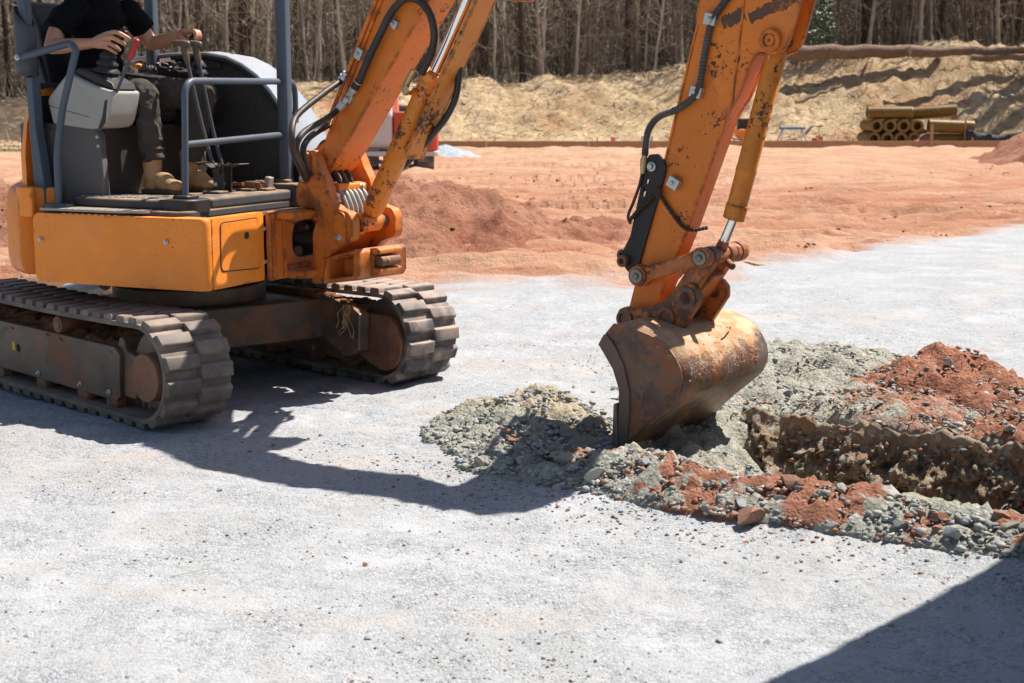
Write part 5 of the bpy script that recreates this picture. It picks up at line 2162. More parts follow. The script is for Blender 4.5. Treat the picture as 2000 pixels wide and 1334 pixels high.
# ---- bucket
prof = [(2.145, .640), (2.20, .640), (2.26, .628), (2.33, .610), (2.39, .588), (2.44, .553), (2.478, .510), (2.503, .460), (2.512, .415), (2.508, .375), (2.49, .335), (2.455, .298), (2.412, .259), (2.33, .190), (2.25, .110), (2.19, .035), (2.165, .0)]
HW = .43
V, F = [], []
n_ = len(prof)
ys = [-HW + .004, -HW * .5, 0, HW * .5, HW - .004]
for y in ys:
    for x, z in prof: V.append((x, y, z))
for i in range(len(ys) - 1):
    for k in range(n_ - 1): F.append((i * n_ + k, i * n_ + k + 1, (i + 1) * n_ + k + 1, (i + 1) * n_ + k))
q = MB()
q.add(V, F)
bk = part(q, 'bucket', 'bucket_shell', MBm, 0, EX, 40)
m = bk.modifiers.new('thick', 'SOLIDIFY')
m.thickness = .014
m.offset = 0
mouth = [(2.200, .0), (2.215, .12), (2.226, .24), (2.222, .34), (2.190, .46), (2.135, .55), (2.090, .597)]
plate = [(2.135, .648)] + [(x + .004, z + .004) for x, z in prof[1:-1]] + [(2.18, .02)] + mouth
for y0, y1 in ((-HW - .008, -HW + .008), (HW - .008, HW + .008)):
    q = MB()
    q.prism(plate, 1, y0, y1)
    pl_ = sub(q, 'cheek_plate', 'bucket', bk, .003)
    q = MB()
    strip = [(2.165, .0), (2.168, .10), (2.178, .24), (2.178, .335), (2.142, .43), (2.085, .508), (2.058, .542), (2.088, .592)] + [(x + .012, z) for x, z in mouth[::-1]]
    ya, yb = (y0 - .012, y0 + .001) if y0 < 0 else (y1 - .001, y1 + .012)
    q.prism(strip, 1, ya, yb)
    sub(q, 'side_cutter', 'edge_rust', bk, .003)
q = MB()
q.prism([(2.155, .265), (2.172, .27), (2.178, .06), (2.215, .015), (2.190, -.03), (2.150, -.02), (2.148, .05)], 1, -HW - .030, -HW + .02)
sub(q, 'corner_tooth', 'edge', bk, .004)
q = MB()
q.prism([(2.165, .0), (2.21, .055), (2.195, .06), (2.12, -.045), (2.13, -.055)], 1, -HW, HW)
sub(q, 'cutting_edge', 'edge', bk, .003)
ear = [(2.024, .688), (1.985, .668), (1.975, .628), (1.99, .590), (2.03, .575), (2.07, .585), (2.12, .600), (2.22, .600), (2.34, .588), (2.44, .742), (2.438, .79), (2.405, .825), (2.36, .828), (2.325, .805), (2.24, .735), (2.15, .69), (2.08, .68)]
for y0, y1 in ((-.155, -.123), (.123, .155)):
    q = MB()
    q.prism([rounded(ear, .012, 3), circle2(2.365, .757, .027, 20)], 1, y0, y1)
    er = sub(q, 'mounting_ear', 'orange_link', bk, .004)
    s_ = -1 if y0 < 0 else 1
    for cx, cz, r_, ri in ((2.024, .627, .046, .012), (2.258, .655, .050, .012), (2.365, .757, .055, .028)):
        q = MB()
        Mx = at(cx, y0 if s_ < 0 else y1, cz) @ (YM.inverted() if s_ < 0 else YM)
        q.lathe([(r_, 0), (r_, .012), (r_ * .92, .016), (max(ri, r_ * .62), .016), (max(ri, r_ * .60), .006), (ri, .006)] if ri < .02 else [(r_, 0), (r_, .008), (ri * 1.1, .008), (ri * 1.05, .0)], Mx, 28)
        sub(q, 'ear_boss', 'bucket', er, .002)
q = MB()
q.cyl((2.024, -.15, .627), (2.024, .15, .627), .03)
sub(q, 'bucket_pin', 'frame_rust', bk)
q = MB()
q.cyl((2.258, -.15, .655), (2.258, .15, .655), .03)
sub(q, 'bucket_pin', 'frame_rust', bk)
# clay stuck on the shell
q = MB()
for i in range(380):
    y = rng.uniform(-HW + .03, HW - .01)
    t = rng.choice([rng.gauss(.435, .018), rng.gauss(.47, .05), rng.uniform(.40, .60)])
    if t > .60 or t < .385: continue
    if float(vn(y * 7, t * 9, 0, 88)) < rng.uniform(-.5, .5): continue
    xx = float(np.interp(t, [.375, .415, .46, .51, .553, .588, .61], [2.508, 2.512, 2.503, 2.478, 2.44, 2.39, 2.33]))
    q.ball((xx + .0065, y, t), (rng.uniform(.002, .005), rng.uniform(.003, .011), rng.uniform(.002, .006)), 6, Matrix.Rotation(rng.uniform(0, 3), 3, 'X'))
sc_ = sub(q, 'stuck_clay', 'claydry', bk, 0, None, 40)
sc_['kind'] = 'stuff'
q = MB()
q.tube([(2.44, .16, .575), (2.47, .10, .60), (2.475, .06, .60)], .004, 6)
sub(q, 'caught_twig', 'straw', bk)

# ------------------------------------------------------------------ the operator
def remeshed(mb, voxel, name, smooth_it=4, fold=None):
    me = bpy.data.meshes.new(name)
    me.from_pydata(mb.v, [], mb.f)
    bm = bmesh.new()
    bm.from_mesh(me)
    bmesh.ops.recalc_face_normals(bm, faces=bm.faces)
    bm.to_mesh(me)
    bm.free()
    o = bpy.data.objects.new('tmp', me)
    col.objects.link(o)
    m = o.modifiers.new('r', 'REMESH')
    m.mode = 'VOXEL'
    m.voxel_size = voxel
    m = o.modifiers.new('s', 'SMOOTH')
    m.factor = .5
    m.iterations = smooth_it
    dg = bpy.context.evaluated_depsgraph_get()
    out = bpy.data.meshes.new_from_object(o.evaluated_get(dg))
    bpy.data.objects.remove(o)
    out.name = name
    if fold:
        n = len(out.vertices)
        P = np.empty(n * 3, dtype=np.float32)
        out.vertices.foreach_get('co', P)
        P = P.reshape(-1, 3).astype(float)
        Nn = np.empty(n * 3, dtype=np.float32)
        out.vertices.foreach_get('normal', Nn)
        P += Nn.reshape(-1, 3) * fold(P)[:, None]
        out.vertices.foreach_set('co', P.ravel().astype(np.float32))
        out.update()
    out.polygons.foreach_set('use_smooth', [True] * len(out.polygons))
    return out


def limb(mb, pts, rs, n=14, sm=6):
    p = spline(pts, sm)
    r = np.interp(np.linspace(0, 1, len(p)), np.linspace(0, 1, len(rs)), rs)
    mb.tube(p, list(r), n)
    mb.ball(p[0], r[0], 10)
    mb.ball(p[-1], r[-1], 10)


ny, fy = -.345, -.085                     # lateral places of the near and far leg
SHn, ELn, WRn = (-.37, -.415, 2.215), (-.405, -.595, 1.992), (-.150, -.556, 2.008)
SHf, ELf, WRf = (-.33, -.005, 2.215), (-.245, .095, 2.030), (-.035, .085, 2.076)
kneeN, ankN = (.035, ny, 1.735), (.085, ny, 1.31)
kneeF, ankF = (.255, fy + .0, 1.735), (.150, fy, 1.31)
hipN, hipF = (-.40, -.30, 1.715), (-.40, -.12, 1.715)

b = MB()
for z, x, rx, ry in ((1.72, -.43, .10, .13), (1.84, -.42, .085, .115), (1.96, -.40, .085, .115), (2.08, -.385, .09, .13), (2.18, -.375, .085, .145), (2.25, -.365, .07, .11)):
    b.ball((x, -.21, z), (rx, ry, .10), 18)
limb(b, [(-.365, -.21, 2.24), (-.345, -.21, 2.37)], [.062, .052])
b.ball((-.315, -.21, 2.47), (.092, .074, .115), 20)
b.ball((-.275, -.21, 2.42), (.060, .056, .062), 16)                         # jaw
limb(b, [(-.226, -.21, 2.485), (-.208, -.21, 2.455), (-.214, -.21, 2.444)], [.012, .016, .013], 10)   # nose
for s_ in (-1, 1):
    b.ball((-.318, -.21 + s_ * .078, 2.465), (.020, .010, .030), 10)          # ears
    b.ball((-.232, -.21 + s_ * .032, 2.487), (.012, .016, .009), 10)          # brow and eyelid
limb(b, [(-.222, -.232, 2.412), (-.216, -.21, 2.413), (-.222, -.188, 2.412)], [.006, .009, .006], 8)  # mouth
limb(b, [SHn, (-.40, -.53, 2.10), ELn], [.060, .052, .043])
limb(b, [ELn, (-.33, -.590, 1.994), WRn], [.043, .044, .0285])
limb(b, [SHf, (-.29, .055, 2.12), ELf], [.060, .052, .043])
limb(b, [ELf, (-.16, .095, 2.045), WRf], [.043, .043, .0285])
# near hand: back of hand to the camera, fingers wrapped over the joystick
kn = [(-.030, -.566, 2.056), (-.042, -.577, 2.034), (-.052, -.577, 2.011), (-.060, -.570, 1.990)]
md = [(.040, -.576, 2.064), (.024, -.594, 2.035), (-.002, -.594, 2.006), (-.022, -.586, 1.981)]
tp = [(.084, -.556, 2.042), (.060, -.566, 2.012), (.030, -.570, 1.984), (.006, -.566, 1.962)]
en = [(.094, -.532, 2.030), (.062, -.536, 1.999), (.030, -.542, 1.968), (.006, -.540, 1.950)]
for i in range(4):
    limb(b, [WRn, tuple(np.array(WRn) * .45 + np.array(kn[i]) * .55), kn[i]], [.0250, .0220, .0165], 12)
    r_ = (.0128, .0130, .0124, .0110)[i]
    limb(b, [kn[i], md[i], tp[i], en[i]], [r_ * 1.2, r_ * 1.05, r_ * .95, r_ * .82], 12)
limb(b, [(-.115, -.535, 2.022), (-.06, -.515, 2.052), (-.005, -.500, 2.062), (.035, -.503, 2.058)], [.018, .0155, .0125, .010], 12)
# far hand: resting over the knob
for i in range(4):
    y = .045 + i * .022
    k_ = (.056 - abs(i - 1.3) * .006, y, 2.100 - i * .002)
    limb(b, [WRf, tuple(np.array(WRf) * .5 + np.array(k_) * .5 + np.array((0, 0, .006))), k_], [.022, .018, .0145], 12)
    r_ = (.0105, .0105, .010, .0088)[i]
    limb(b, [k_, (.098 - i * .002, y, 2.098), (.117 - i * .003, y, 2.074), (.113 - i * .003, y, 2.050)], [r_ * 1.2, r_, r_ * .95, r_ * .8], 12)
limb(b, [(-.01, .060, 2.068), (.022, .042, 2.058), (.050, .038, 2.046)], [.017, .0135, .010], 12)
# legs inside the trousers
for hp, kn_, an in ((hipN, kneeN, ankN), (hipF, kneeF, ankF)):
    limb(b, [hp, tuple((np.array(hp) + np.array(kn_)) / 2), kn_], [.085, .072, .056])
    limb(b, [kn_, tuple((np.array(kn_) * .6 + np.array(an) * .4) + np.array((-.015, 0, 0))), an], [.053, .052, .036])
body_me = remeshed(b, .0042, 'person', 3)
person = link('person', body_me, K['skin'], None, Matrix.Translation(C0) @ MH)
tag(person, 'person in black t-shirt and charcoal trousers seated at the orange excavator controls', 'person')


def folds(amp, f1, f2, seed, dirv):
    def g(P):
        q = P @ np.array(dirv)
        w = fbm(P[:, 0] * 6, P[:, 1] * 6, P[:, 2] * 6, 3, seed)
        r = 1 - np.abs(np.sin(q * f1 + w * 3.2))
        return amp * (r ** 2 - .3) * (0.5 + .5 * vn(P[:, 0] * 5, P[:, 1] * 5, P[:, 2] * 5, seed + 9)) + amp * .35 * fbm(P[:, 0] * f2, P[:, 1] * f2, P[:, 2] * f2, 3, seed + 3)
    return g


b = MB()
for z, x, rx, ry in ((1.70, -.42, .150, .180), (1.80, -.42, .145, .178), (1.90, -.405, .135, .170), (2.0, -.395, .135, .172), (2.08, -.385, .135, .182), (2.17, -.375, .125, .192), (2.25, -.365, .095, .150)):
    b.ball((x, -.21, z), (rx, ry, .085), 20)
b.tube([SHn, (-.392, -.485, 2.155), (-.408, -.548, 2.075)], [.078, .079, .083], 18)
b.ball(SHn, .078, 12)
b.tube([SHf, (-.31, .045, 2.165), (-.288, .082, 2.105)], [.078, .076, .078], 18)
b.ball(SHf, .078, 12)
sh = link('t_shirt', remeshed(b, .007, 't_shirt', 5, folds(.014, 24, 14, 201, (.5, .3, .8))), K['shirt'], person)
b = MB()
b.ball((-.42, -.21, 1.725), (.165, .185, .105), 20)
for hp, kn_, an in ((hipN, kneeN, ankN), (hipF, kneeF, ankF)):
    mid = (np.array(hp) + np.array(kn_)) / 2
    limb(b, [hp, tuple(mid), kn_], [.105, .096, .078], 18)
    a = np.array(an)
    k2 = np.array(kn_)
    lo = a + np.array((.0, 0, .038))
    p = spline([kn_, tuple(k2 * .62 + a * .38 + np.array((-.006, 0, 0))), tuple(k2 * .2 + a * .8), tuple(lo)], 6)
    b.tube(p, list(np.interp(np.linspace(0, 1, len(p)), [0, .3, .75, 1], [.076, .072, .066, .068])), 18)
tr = link('trousers', remeshed(b, .007, 'trousers', 4, folds(.024, 26, 14, 231, (.75, .15, .65))), K['trousers'], person)
# boots
for an, toe in ((ankN, (.225, ny - .005, 1.205)), (ankF, (.270, fy + .0, 1.205))):
    a = np.array(an)
    b = MB()
    x0, y0 = a[0] - .01, a[1]
    L_ = toe[0] - x0
    b.tube([(x0 - .003, y0, 1.40), (x0 - .008, y0, 1.29), (x0 - .004, y0, 1.24)], [.056, .052, .052], 16)
    b.ball((x0 - .012, y0, 1.215), (.062, .045, .048), 16)
    b.ball((x0 + L_ * .38, y0, 1.235), (.085, .046, .052), 16)
    b.ball((x0 + L_ * .62, y0, 1.215), (.085, .050, .042), 16)
    b.ball((toe[0] + .0, toe[1], 1.205), (.062, .050, .037), 16)
    bt = link('boot', remeshed(b, .006, 'boot', 4, folds(.005, 40, 20, 251, (.8, .1, -.6))), K['boot'], person)
    q = MB()
    q.prism(rounded([(x0 - .075, y0 - .04), (x0 + .05, y0 - .042), (toe[0] + .02, toe[1] - .052), (toe[0] + .065, toe[1]), (toe[0] + .02, toe[1] + .052), (x0 + .05, y0 + .042), (x0 - .075, y0 + .04)], .03), 2, 1.160, 1.184)
    q.build('boot_sole', K['sole'], bt, None, .006)
# short hair and a dark ring
b = MB()
b.ball((-.33, -.21, 2.495), (.094, .079, .098), 18)
b.ball((-.35, -.21, 2.44), (.070, .074, .075), 16)
link('hair', remeshed(b, .008, 'hair', 3, folds(.004, 60, 40, 271, (0, .3, .9))), K['shirt'], person)
q = MB()
d_ = (Vector(md[2]) - Vector(kn[2]))
pc = Vector(kn[2]).lerp(Vector(md[2]), .62)
Mr = at(*pc) @ rot_to(d_)
q.lathe([(.0132, -.004), (.0142, -.004), (.0142, .004), (.0132, .004)], Mr, 20)
q.build('ring', K['black'], person)

# ------------------------------------------------------------------ far machine, site things
K['redpaint'] = paint('faded_red_paint', (.62, .085, .045), chip=-.2, dust=.4, scr=.4, grime=.1)
K['white'] = paint('dusty_white_paint', (.62, .60, .58), chip=-.2, dust=.3, scr=.4, grime=.12)
K['wood'] = plain('form_timber', (.40, .23, .12), .8, 0, .3, 6, .3, dust=.3)
K['bluewood'] = plain('blue_paint', (.10, .26, .44), .6, 0, .3, 12, .2)
K['pipe'] = plain('gold_brown_pipe', (.20, .12, .028), .42, .2, .4, 4, .1, dust=.12)
K['pipe_in'] = plain('pipe_inside', (.05, .04, .03), .8)
K['fabric'] = plain('black_silt_fabric', (.028, .026, .027), .7, 0, .3, 8, .4, bscale=12, bdist=.05)
K['bark'] = plain('log_bark', (.20, .125, .080), .9, 0, .45, 5, .7, bscale=12, bdist=.08)
K['logend'] = plain('cut_wood', (.46, .32, .18), .85, 0, .2, 8, .2)
K['blockgrey'] = plain('pale_block', (.52, .52, .52), .8, 0, .2, 10, .2)
K['pink'] = plain('pink_ribbon', (.80, .16, .22), .6)
K['greycontainer'] = paint('container_blue_grey', (.10, .15, .20), chip=.1, dust=.3, rust=.2)

X0, Y0 = -2.86, 35.6
rm = empty('compact_excavator', (X0, Y0, 0), R(-84))
tag(rm, 'red and white compact excavator parked on the clay behind the orange boom', 'excavator')
q = MB()
q.box((0, 0, .0), (.15, .42, .045))
shoe_me = q.mesh('track_shoe')
shoe_me.materials.append(K['rubber_far'])
for y in (-.66, .66):
    q = MB()
    q.prism(hull2([(-.95, .28, .26), (.95, .28, .26)], 20), 1, y - .2, y + .2)
    t_ = q.build('track', K['rubber_far'], rm, None, .01)
    for i in range(26):
        a = i / 26 * (3.8 + 1.72)
        if a < 1.9: p, rr = (-.95 + a, .545), 0
        elif a < 1.9 + .86: p, rr = (.95 + .265 * math.sin((a - 1.9) / .27), .28 + .265 * math.cos((a - 1.9) / .27)), (a - 1.9) / .27
        elif a < 4.66: p, rr = (.95 - (a - 2.76), .015), math.pi
        else: p, rr = (-.95 - .265 * math.sin((a - 4.66) / .27), .28 - .265 * math.cos((a - 4.66) / .27)), math.pi + (a - 4.66) / .27
        link('track_shoe', shoe_me, None, t_, at(p[0], y, p[1]) @ Matrix.Rotation(rr, 4, 'Y'))
q = MB()
q.prism(rounded([(-1.0, -.9), (1.15, -.9), (1.25, -.6), (1.25, .9), (1.15, 1.0), (-1.0, .95)], .1), 2, .34, .46)
q.build('deck', K['white'], rm, None, .03)
q = MB()
q.prism(rounded([(.35, -.10), (1.22, -.10), (1.3, .1), (1.3, .75), (1.18, .98), (.35, .98)], .10), 2, .47, 1.40)
q.build('red_hood', K['redpaint'], rm, None, .06, 35, 4)
q = MB()
prof_ = rounded([(-.9, .46), (.95, .46), (1.20, .62), (1.22, 1.30), (.95, 1.72), (.45, 1.60), (-.45, 1.30), (-.85, .95)], .10)
q.prism(prof_, 1, -.92, -.12)
q.build('white_body', K['white'], rm, None, .05, 35, 3)
q = MB()
q.prism(rounded([(-.5, .47), (.34, .47), (.34, 1.30), (-.5, 1.1)], .05), 1, -.1, .92)
q.build('engine_box', K['dark'], rm, None, .02)
q = MB()
q.prism(rounded([(.5, 1.40), (1.1, 1.40), (1.05, 1.52), (.55, 1.54)], .03), 1, .05, .7)
q.build('seat', K['vinyl'], rm, None, .03)
for y in (-.8, .8):
    for x in (-.7, .62):
        q = MB()
        q.cyl((x, y, .46), (x * .9, y, 1.92), .035, None, 10)
        q.build('canopy_post', K['white'], rm)
q = MB()
q.prism(rounded([(-.9, -.9), (.85, -.9), (.85, .9), (-.9, .9)], .1), 2, 1.92, 2.03)
q.build('canopy_roof', K['white'], rm, None, .03)
q = MB()
q.prism([(-.9, .6), (-.75, .8), (-1.5, 1.7), (-2.4, 1.9), (-2.45, 1.7), (-1.65, 1.5), (-1.1, .6)], 1, -.1, .1)
q.build('boom', K['redpaint'], rm, None, .02)
q = MB()
q.prism([(-2.4, 1.9), (-2.25, 1.8), (-2.7, .5), (-2.85, .5)], 1, -.08, .08)
q.build('arm', K['redpaint'], rm, None, .02)
q = MB()
q.prism([(-2.85, .55), (-2.6, .55), (-2.3, .3), (-2.35, .05), (-2.8, .02)], 1, -.3, .3)
q.build('bucket', K['frame'], rm, None, .02)

# form boards, one long run of planks with stakes
fb = empty('formwork_edge', (2.5, 50.5, 0))
tag(fb, 'long low run of timber form boards staked on edge before the bank', 'formwork')
x = -7.0
while x < 25:
    L_ = rng.choice([3.6, 4.2, 4.8])
    q = MB()
    q.box((L_ / 2, 0, .12), (L_ - .012, .045, .25 + rng.uniform(-.01, .01)))
    q.build('board', K['wood'], fb, at(x, rng.uniform(-.02, .02), rng.uniform(-.015, .01)) @ RZ(rng.uniform(-.004, .004)), .004)
    q = MB()
    q.box((0, .06, .12), (.05, .05, .42))
    q.build('stake', K['wood'], fb, at(x + .3, 0, .02), .003)
    x += L_
q = MB()
q.box((0, -.05, .35), (.10, .05, .9))
st = q.build('wooden_stake', K['wood'], None, at(14.7, 50.4, 0), .004)
tag(st, 'tall pale wooden stake standing against the form boards by the pipes', 'stake')

# stacked corrugated pipes
def pipe_mesh(L_, r_):
    q = MB()
    pr = [(r_ * .62, 0.0), (r_ * .64, .02)]
    n = int(L_ / .075)
    V, F = [], []
    prof = []
    for i in range(n):
        z = i * L_ / n
        prof += [(r_ * .90, z), (r_, z + .018), (r_, z + .048), (r_ * .90, z + .066)]
    prof.append((r_ * .90, L_))
    prof += [(r_ * .60, L_), (r_ * .60, L_ - .5)]
    prof = [(r_ * .60, .5), (r_ * .60, 0)] + prof
    q.lathe(prof, I4, 20)
    return q


pm_l = pipe_mesh(1.65, .245)
me_l = pm_l.mesh('corrugated_pipe')
me_l.materials.append(K['pipe'])
grp = 'stacked corrugated pipes beside the bank'
k = 0
PX, PY = 13.35, 53.0


def put_pipe(M, label):
    o = link('corrugated_pipe', me_l, None, None, M)
    tag(o, label, 'pipe', grp)


for r_, names in ((0, 'bottom row'), (1, 'middle row')):
    for i in range(4):
        z = .245 + r_ * .47
        put_pipe(at(PX + i * .50 + (.08 if r_ else 0), PY, z) @ Matrix.Rotation(R(-90), 4, 'X'), 'gold brown corrugated pipe end on, %s, %s from the edge of the stack' % (names, ('first', 'second', 'third', 'fourth')[i]))
put_pipe(at(PX - .22, PY + .3, 1.19) @ Matrix.Rotation(R(90), 4, 'Y'), 'gold brown corrugated pipe lying crosswise on top of the stack')
put_pipe(at(PX + 1.50, PY + .6, 1.16) @ Matrix.Rotation(R(86), 4, 'Y'), 'gold brown corrugated pipe lying crosswise on top at the bank end')
put_pipe(at(PX + 1.95, PY - .1, .73) @ Matrix.Rotation(R(92), 4, 'Y'), 'gold brown corrugated pipe lying crosswise beside the middle row')
put_pipe(at(PX + 1.95, PY + .2, .25) @ Matrix.Rotation(R(90), 4, 'Y'), 'gold brown corrugated pipe lying crosswise on the ground beside the stack')

# black silt fence
sf = empty('silt_fence', (17.2, 52.6, 0))
tag(sf, 'sagging black fabric silt fence on thin stakes by the pipes', 'fence')
q = MB()
xs = np.linspace(-.6, 4.2, 25)
V, F = [], []
for i, x in enumerate(xs):
    sag = .62 - .22 * math.sin(math.pi * ((x + .6) % 2.4) / 2.4) + .03 * math.sin(x * 9)
    V += [(x, .05 * math.sin(x * 5), -.03), (x, .06 * math.sin(x * 7), sag * .5), (x, .05 * math.sin(x * 4), sag)]
for i in range(len(xs) - 1):
    for j in range(2): F.append((i * 3 + j, i * 3 + j + 1, i * 3 + 4 + j, i * 3 + 3 + j))
q.add(V, F)
o = q.build('fabric', K['fabric'], sf)
m = o.modifiers.new('t', 'SOLIDIFY')
m.thickness = .01
for x in (-.6, 1.8, 4.2):
    q = MB()
    q.box((x, .06, .5), (.045, .045, 1.1))
    q.build('stake', K['wood'], sf, None, .004)

# sawhorse with blue top
sw = empty('sawhorse', (10.05, 51.6, 0), R(12))
tag(sw, 'blue topped sawhorse with splayed pale legs before the bank', 'sawhorse')
q = MB()
q.box((0, 0, .66), (.95, .12, .09))
q.build('top_beam', K['bluewood'], sw, None, .01)
for sx in (-1, 1):
    for sy in (-1, 1):
        q = MB()
        q.tube([(sx * .36, sy * .03, .62), (sx * .52, sy * .28, 0)], .03, 6)
        q.build('leg', K['white'], sw)
q = MB()
q.lathe([(.12, 0), (.13, .01), (.13, .28), (.11, .31), (.05, .32)], I4, 16)
cn = q.build('fuel_can', K['redpaint'], None, at(10.85, 51.4, 0))
tag(cn, 'small red can standing beside the blue sawhorse', 'can')
q = MB()
q.box((0, 0, .19), (.24, .18, .38))
q.box((0, 0, .40), (.10, .05, .06))
cn = q.build('supply_box', K['wood'], None, at(11.05, 51.7, 0), .015)
tag(cn, 'small brown box standing behind the red can by the sawhorse', 'box')
# orange hopper barrow with a dark tray
wb = empty('wheelbarrow', (8.45, 52.0, 0), R(20))
tag(wb, 'orange wheelbarrow with a dark box in its tray behind the arm', 'wheelbarrow')
q = MB()
q.prism([(-.45, .62), (.40, .62), (.22, .28), (-.18, .28)], 1, -.3, .3)
q.build('tray', K['orange'], wb, None, .02)
for y in (-.25, .25):
    q = MB()
    q.tube([(-1.0, y, .62), (-.3, y, .26), (.45, y * .3, .17)], .025, 8)
    q.build('handle', K['wood'], wb)
    q = MB()
    q.tube([(-.3, y, .28), (-.4, y, 0)], .02, 6)
    q.build('leg', K['dark'], wb)
q = MB()
q.lathe([(.06, -.04), (.17, -.05), (.17, .05), (.06, .04)], at(.45, 0, .17) @ YM, 18)
q.build('wheel', K['dark'], wb, None, .01)
q = MB()
q.box((8.45, 52.0, .80), (.62, .45, .40))
bxo = q.build('dark_box', K['dark'], None, None, .02)
tag(bxo, 'dark box resting on the orange wheelbarrow behind the arm', 'box')
# pale blocks and pink marker ribbon near the boards
for i, (dx, dz, lab) in enumerate(((0, 0, 'pale concrete block on the ground nearest the arm hose'), (.42, .0, 'pale concrete block farther along behind the arm'), (.2, .2, 'pale concrete block lying on top of two others'))):
    q = MB()
    q.prism([rounded([(-.2, 0), (.2, 0), (.2, .19), (-.2, .19)], .01, 2), [(-.15, .04), (-.02, .04), (-.02, .15), (-.15, .15)], [(.02, .04), (.15, .04), (.15, .15), (.02, .15)]], 1, -.1, .1)
    o = q.build('concrete_block', K['blockgrey'], None, at(4.62 + dx, 51.3, dz) @ RZ(rng.uniform(-.3, .3)), .006)
    tag(o, lab, 'block', 'pale blocks behind the form boards')
q = MB()
q.tube([(0, 0, 0), (.02, 0, .42)], .008, 6)
fm = q.build('marker_flag', K['wood'], None, at(3.45, 50.3, 0))
tag(fm, 'pink marker ribbon on a wire by the form boards', 'marker flag')
q = MB()
q.prism([(0.02, .40), (.16, .36), (.14, .18), (.03, .22)], 1, -.006, .006)
q.build('ribbon', K['pink'], fm)

# logs along the crest
def log(p0, p1, r0, r1, label):
    p0, p1 = Vector(p0), Vector(p1)
    L_ = (p1 - p0).length
    q = MB()
    n = 14
    pts = [(0, 0, L_ * i / n) for i in range(n + 1)]
    pts = [(a[0] + .05 * math.sin(i * 1.3), a[1] + .04 * math.cos(i * 1.7), a[2]) for i, a in enumerate(pts)]
    rs = [(r0 + (r1 - r0) * i / n) * rng.uniform(.93, 1.07) for i in range(n + 1)]
    q.tube(pts, rs, 12)
    o = q.build('log', K['bark'], None, at(*p0) @ rot_to(p1 - p0))
    q = MB()
    q.cyl((pts[0][0], pts[0][1], -.01), (pts[0][0], pts[0][1], .02), rs[0] * .92, None, 12)
    q.build('cut_end', K['logend'], o)
    q = MB()
    q.tube([(0, 0, L_ * .55), (r0 * 2.2, .1, L_ * .6)], [r1 * .4, r1 * .15], 6)
    q.build('branch_stub', K['bark'], o)
    tag(o, label, 'log', 'felled logs on the bank crest')


log((11.6, 61.2, 3.62), (18.4, 62.2, 3.72), .33, .24, 'thick brown felled log on the bank crest beside the arm')
log((16.6, 60.6, 3.62), (25.5, 61.4, 3.75), .22, .13, 'long paler felled log overlapping the thick one on the crest')
log((19.0, 60.0, 3.35), (24.5, 59.7, 3.45), .14, .09, 'thin felled pole below the long pale log')
log((11.3, 57.3, 1.55), (13.4, 58.9, 2.25), .09, .05, 'short grey pole lying up the bank slope by the pipes')


# sticks and straw over the bank
def sticks(name, n, gen, label, seed, w=(.012, .03), L=(.3, 1.1), pal=((.52, .40, .22), (.36, .25, .14), (.62, .54, .40), (.24, .17, .11))):
    r = np.random.default_rng(seed)
    P = gen(n, r)
    n = len(P)
    D = r.normal(0, 1, (n, 3)) * np.array([1, .7, .35])
    D /= np.linalg.norm(D, axis=1)[:, None]
    ln = r.uniform(*L, n)[:, None]
    wd = r.uniform(*w, n)[:, None]
    A = np.cross(D, np.array([.3, .5, .8]))
    A /= np.linalg.norm(A, axis=1)[:, None]
    B = np.cross(D, A)
    tri = [(A * math.cos(t) + B * math.sin(t)) for t in (0, 2.094, 4.189)]
    mid = P + D * ln * .5 + r.normal(0, .06, (n, 3)) * ln
    V = np.stack([P + t * wd for t in tri] + [mid + t * wd * .9 for t in tri] + [P + D * ln + t * wd * .35 for t in tri], 1)
    fs = []
    for a in (0, 3):
        for i in range(3):
            j = (i + 1) % 3
            fs.append((a + i, a + j, a + 3 + j, a + 3 + i))
    return stick_mesh(name, V, fs, np.array(pal)[r.integers(0, len(pal), n)] * r.uniform(.75, 1.2, (n, 1)), label)


def stick_mesh(name, V, fs, cols, label):
    n, nv = V.shape[:2]
    F = (np.array(fs)[None] + (np.arange(n) * nv)[:, None, None]).reshape(-1, 4)
    me = bpy.data.meshes.new(name)
    me.vertices.add(n * nv)
    me.vertices.foreach_set('co', V.ravel().astype(np.float32))
    me.loops.add(F.size)
    me.loops.foreach_set('vertex_index', F.ravel().astype(np.int32))
    me.polygons.add(len(F))
    me.polygons.foreach_set('loop_start', np.arange(0, F.size, 4, dtype=np.int32))
    me.update()
    C = np.ones((n, nv, 4), dtype=np.float32)
    C[:, :, :3] = cols[:, None, :]
    a = me.attributes.new('tint', 'FLOAT_COLOR', 'POINT')
    a.data.foreach_set('color', C.ravel())
    o = link(name, me, K['twig'])
    return tag(o, label, 'brush', None, 'stuff')


def make_twig_mat():
    m = Mat('twig')
    m.set('Base Color', m.mix(m.math('MULTIPLY', m.noise(3, 3), .35), m.attr('tint'), (.14, .11, .08)))
    return m.done(.85, spec=.2)


K['twig'] = make_twig_mat()


def gen_bank(n, r):
    x = r.uniform(-27, 27, n)
    y = 55.8 + 9 * r.random(n)
    return np.stack([x, y, bank_h(x, y) + .02], -1)


sticks('debris', 8000, gen_bank, 'straw and broken sticks strewn over the bank', 301, (.006, .017), (.12, .6))

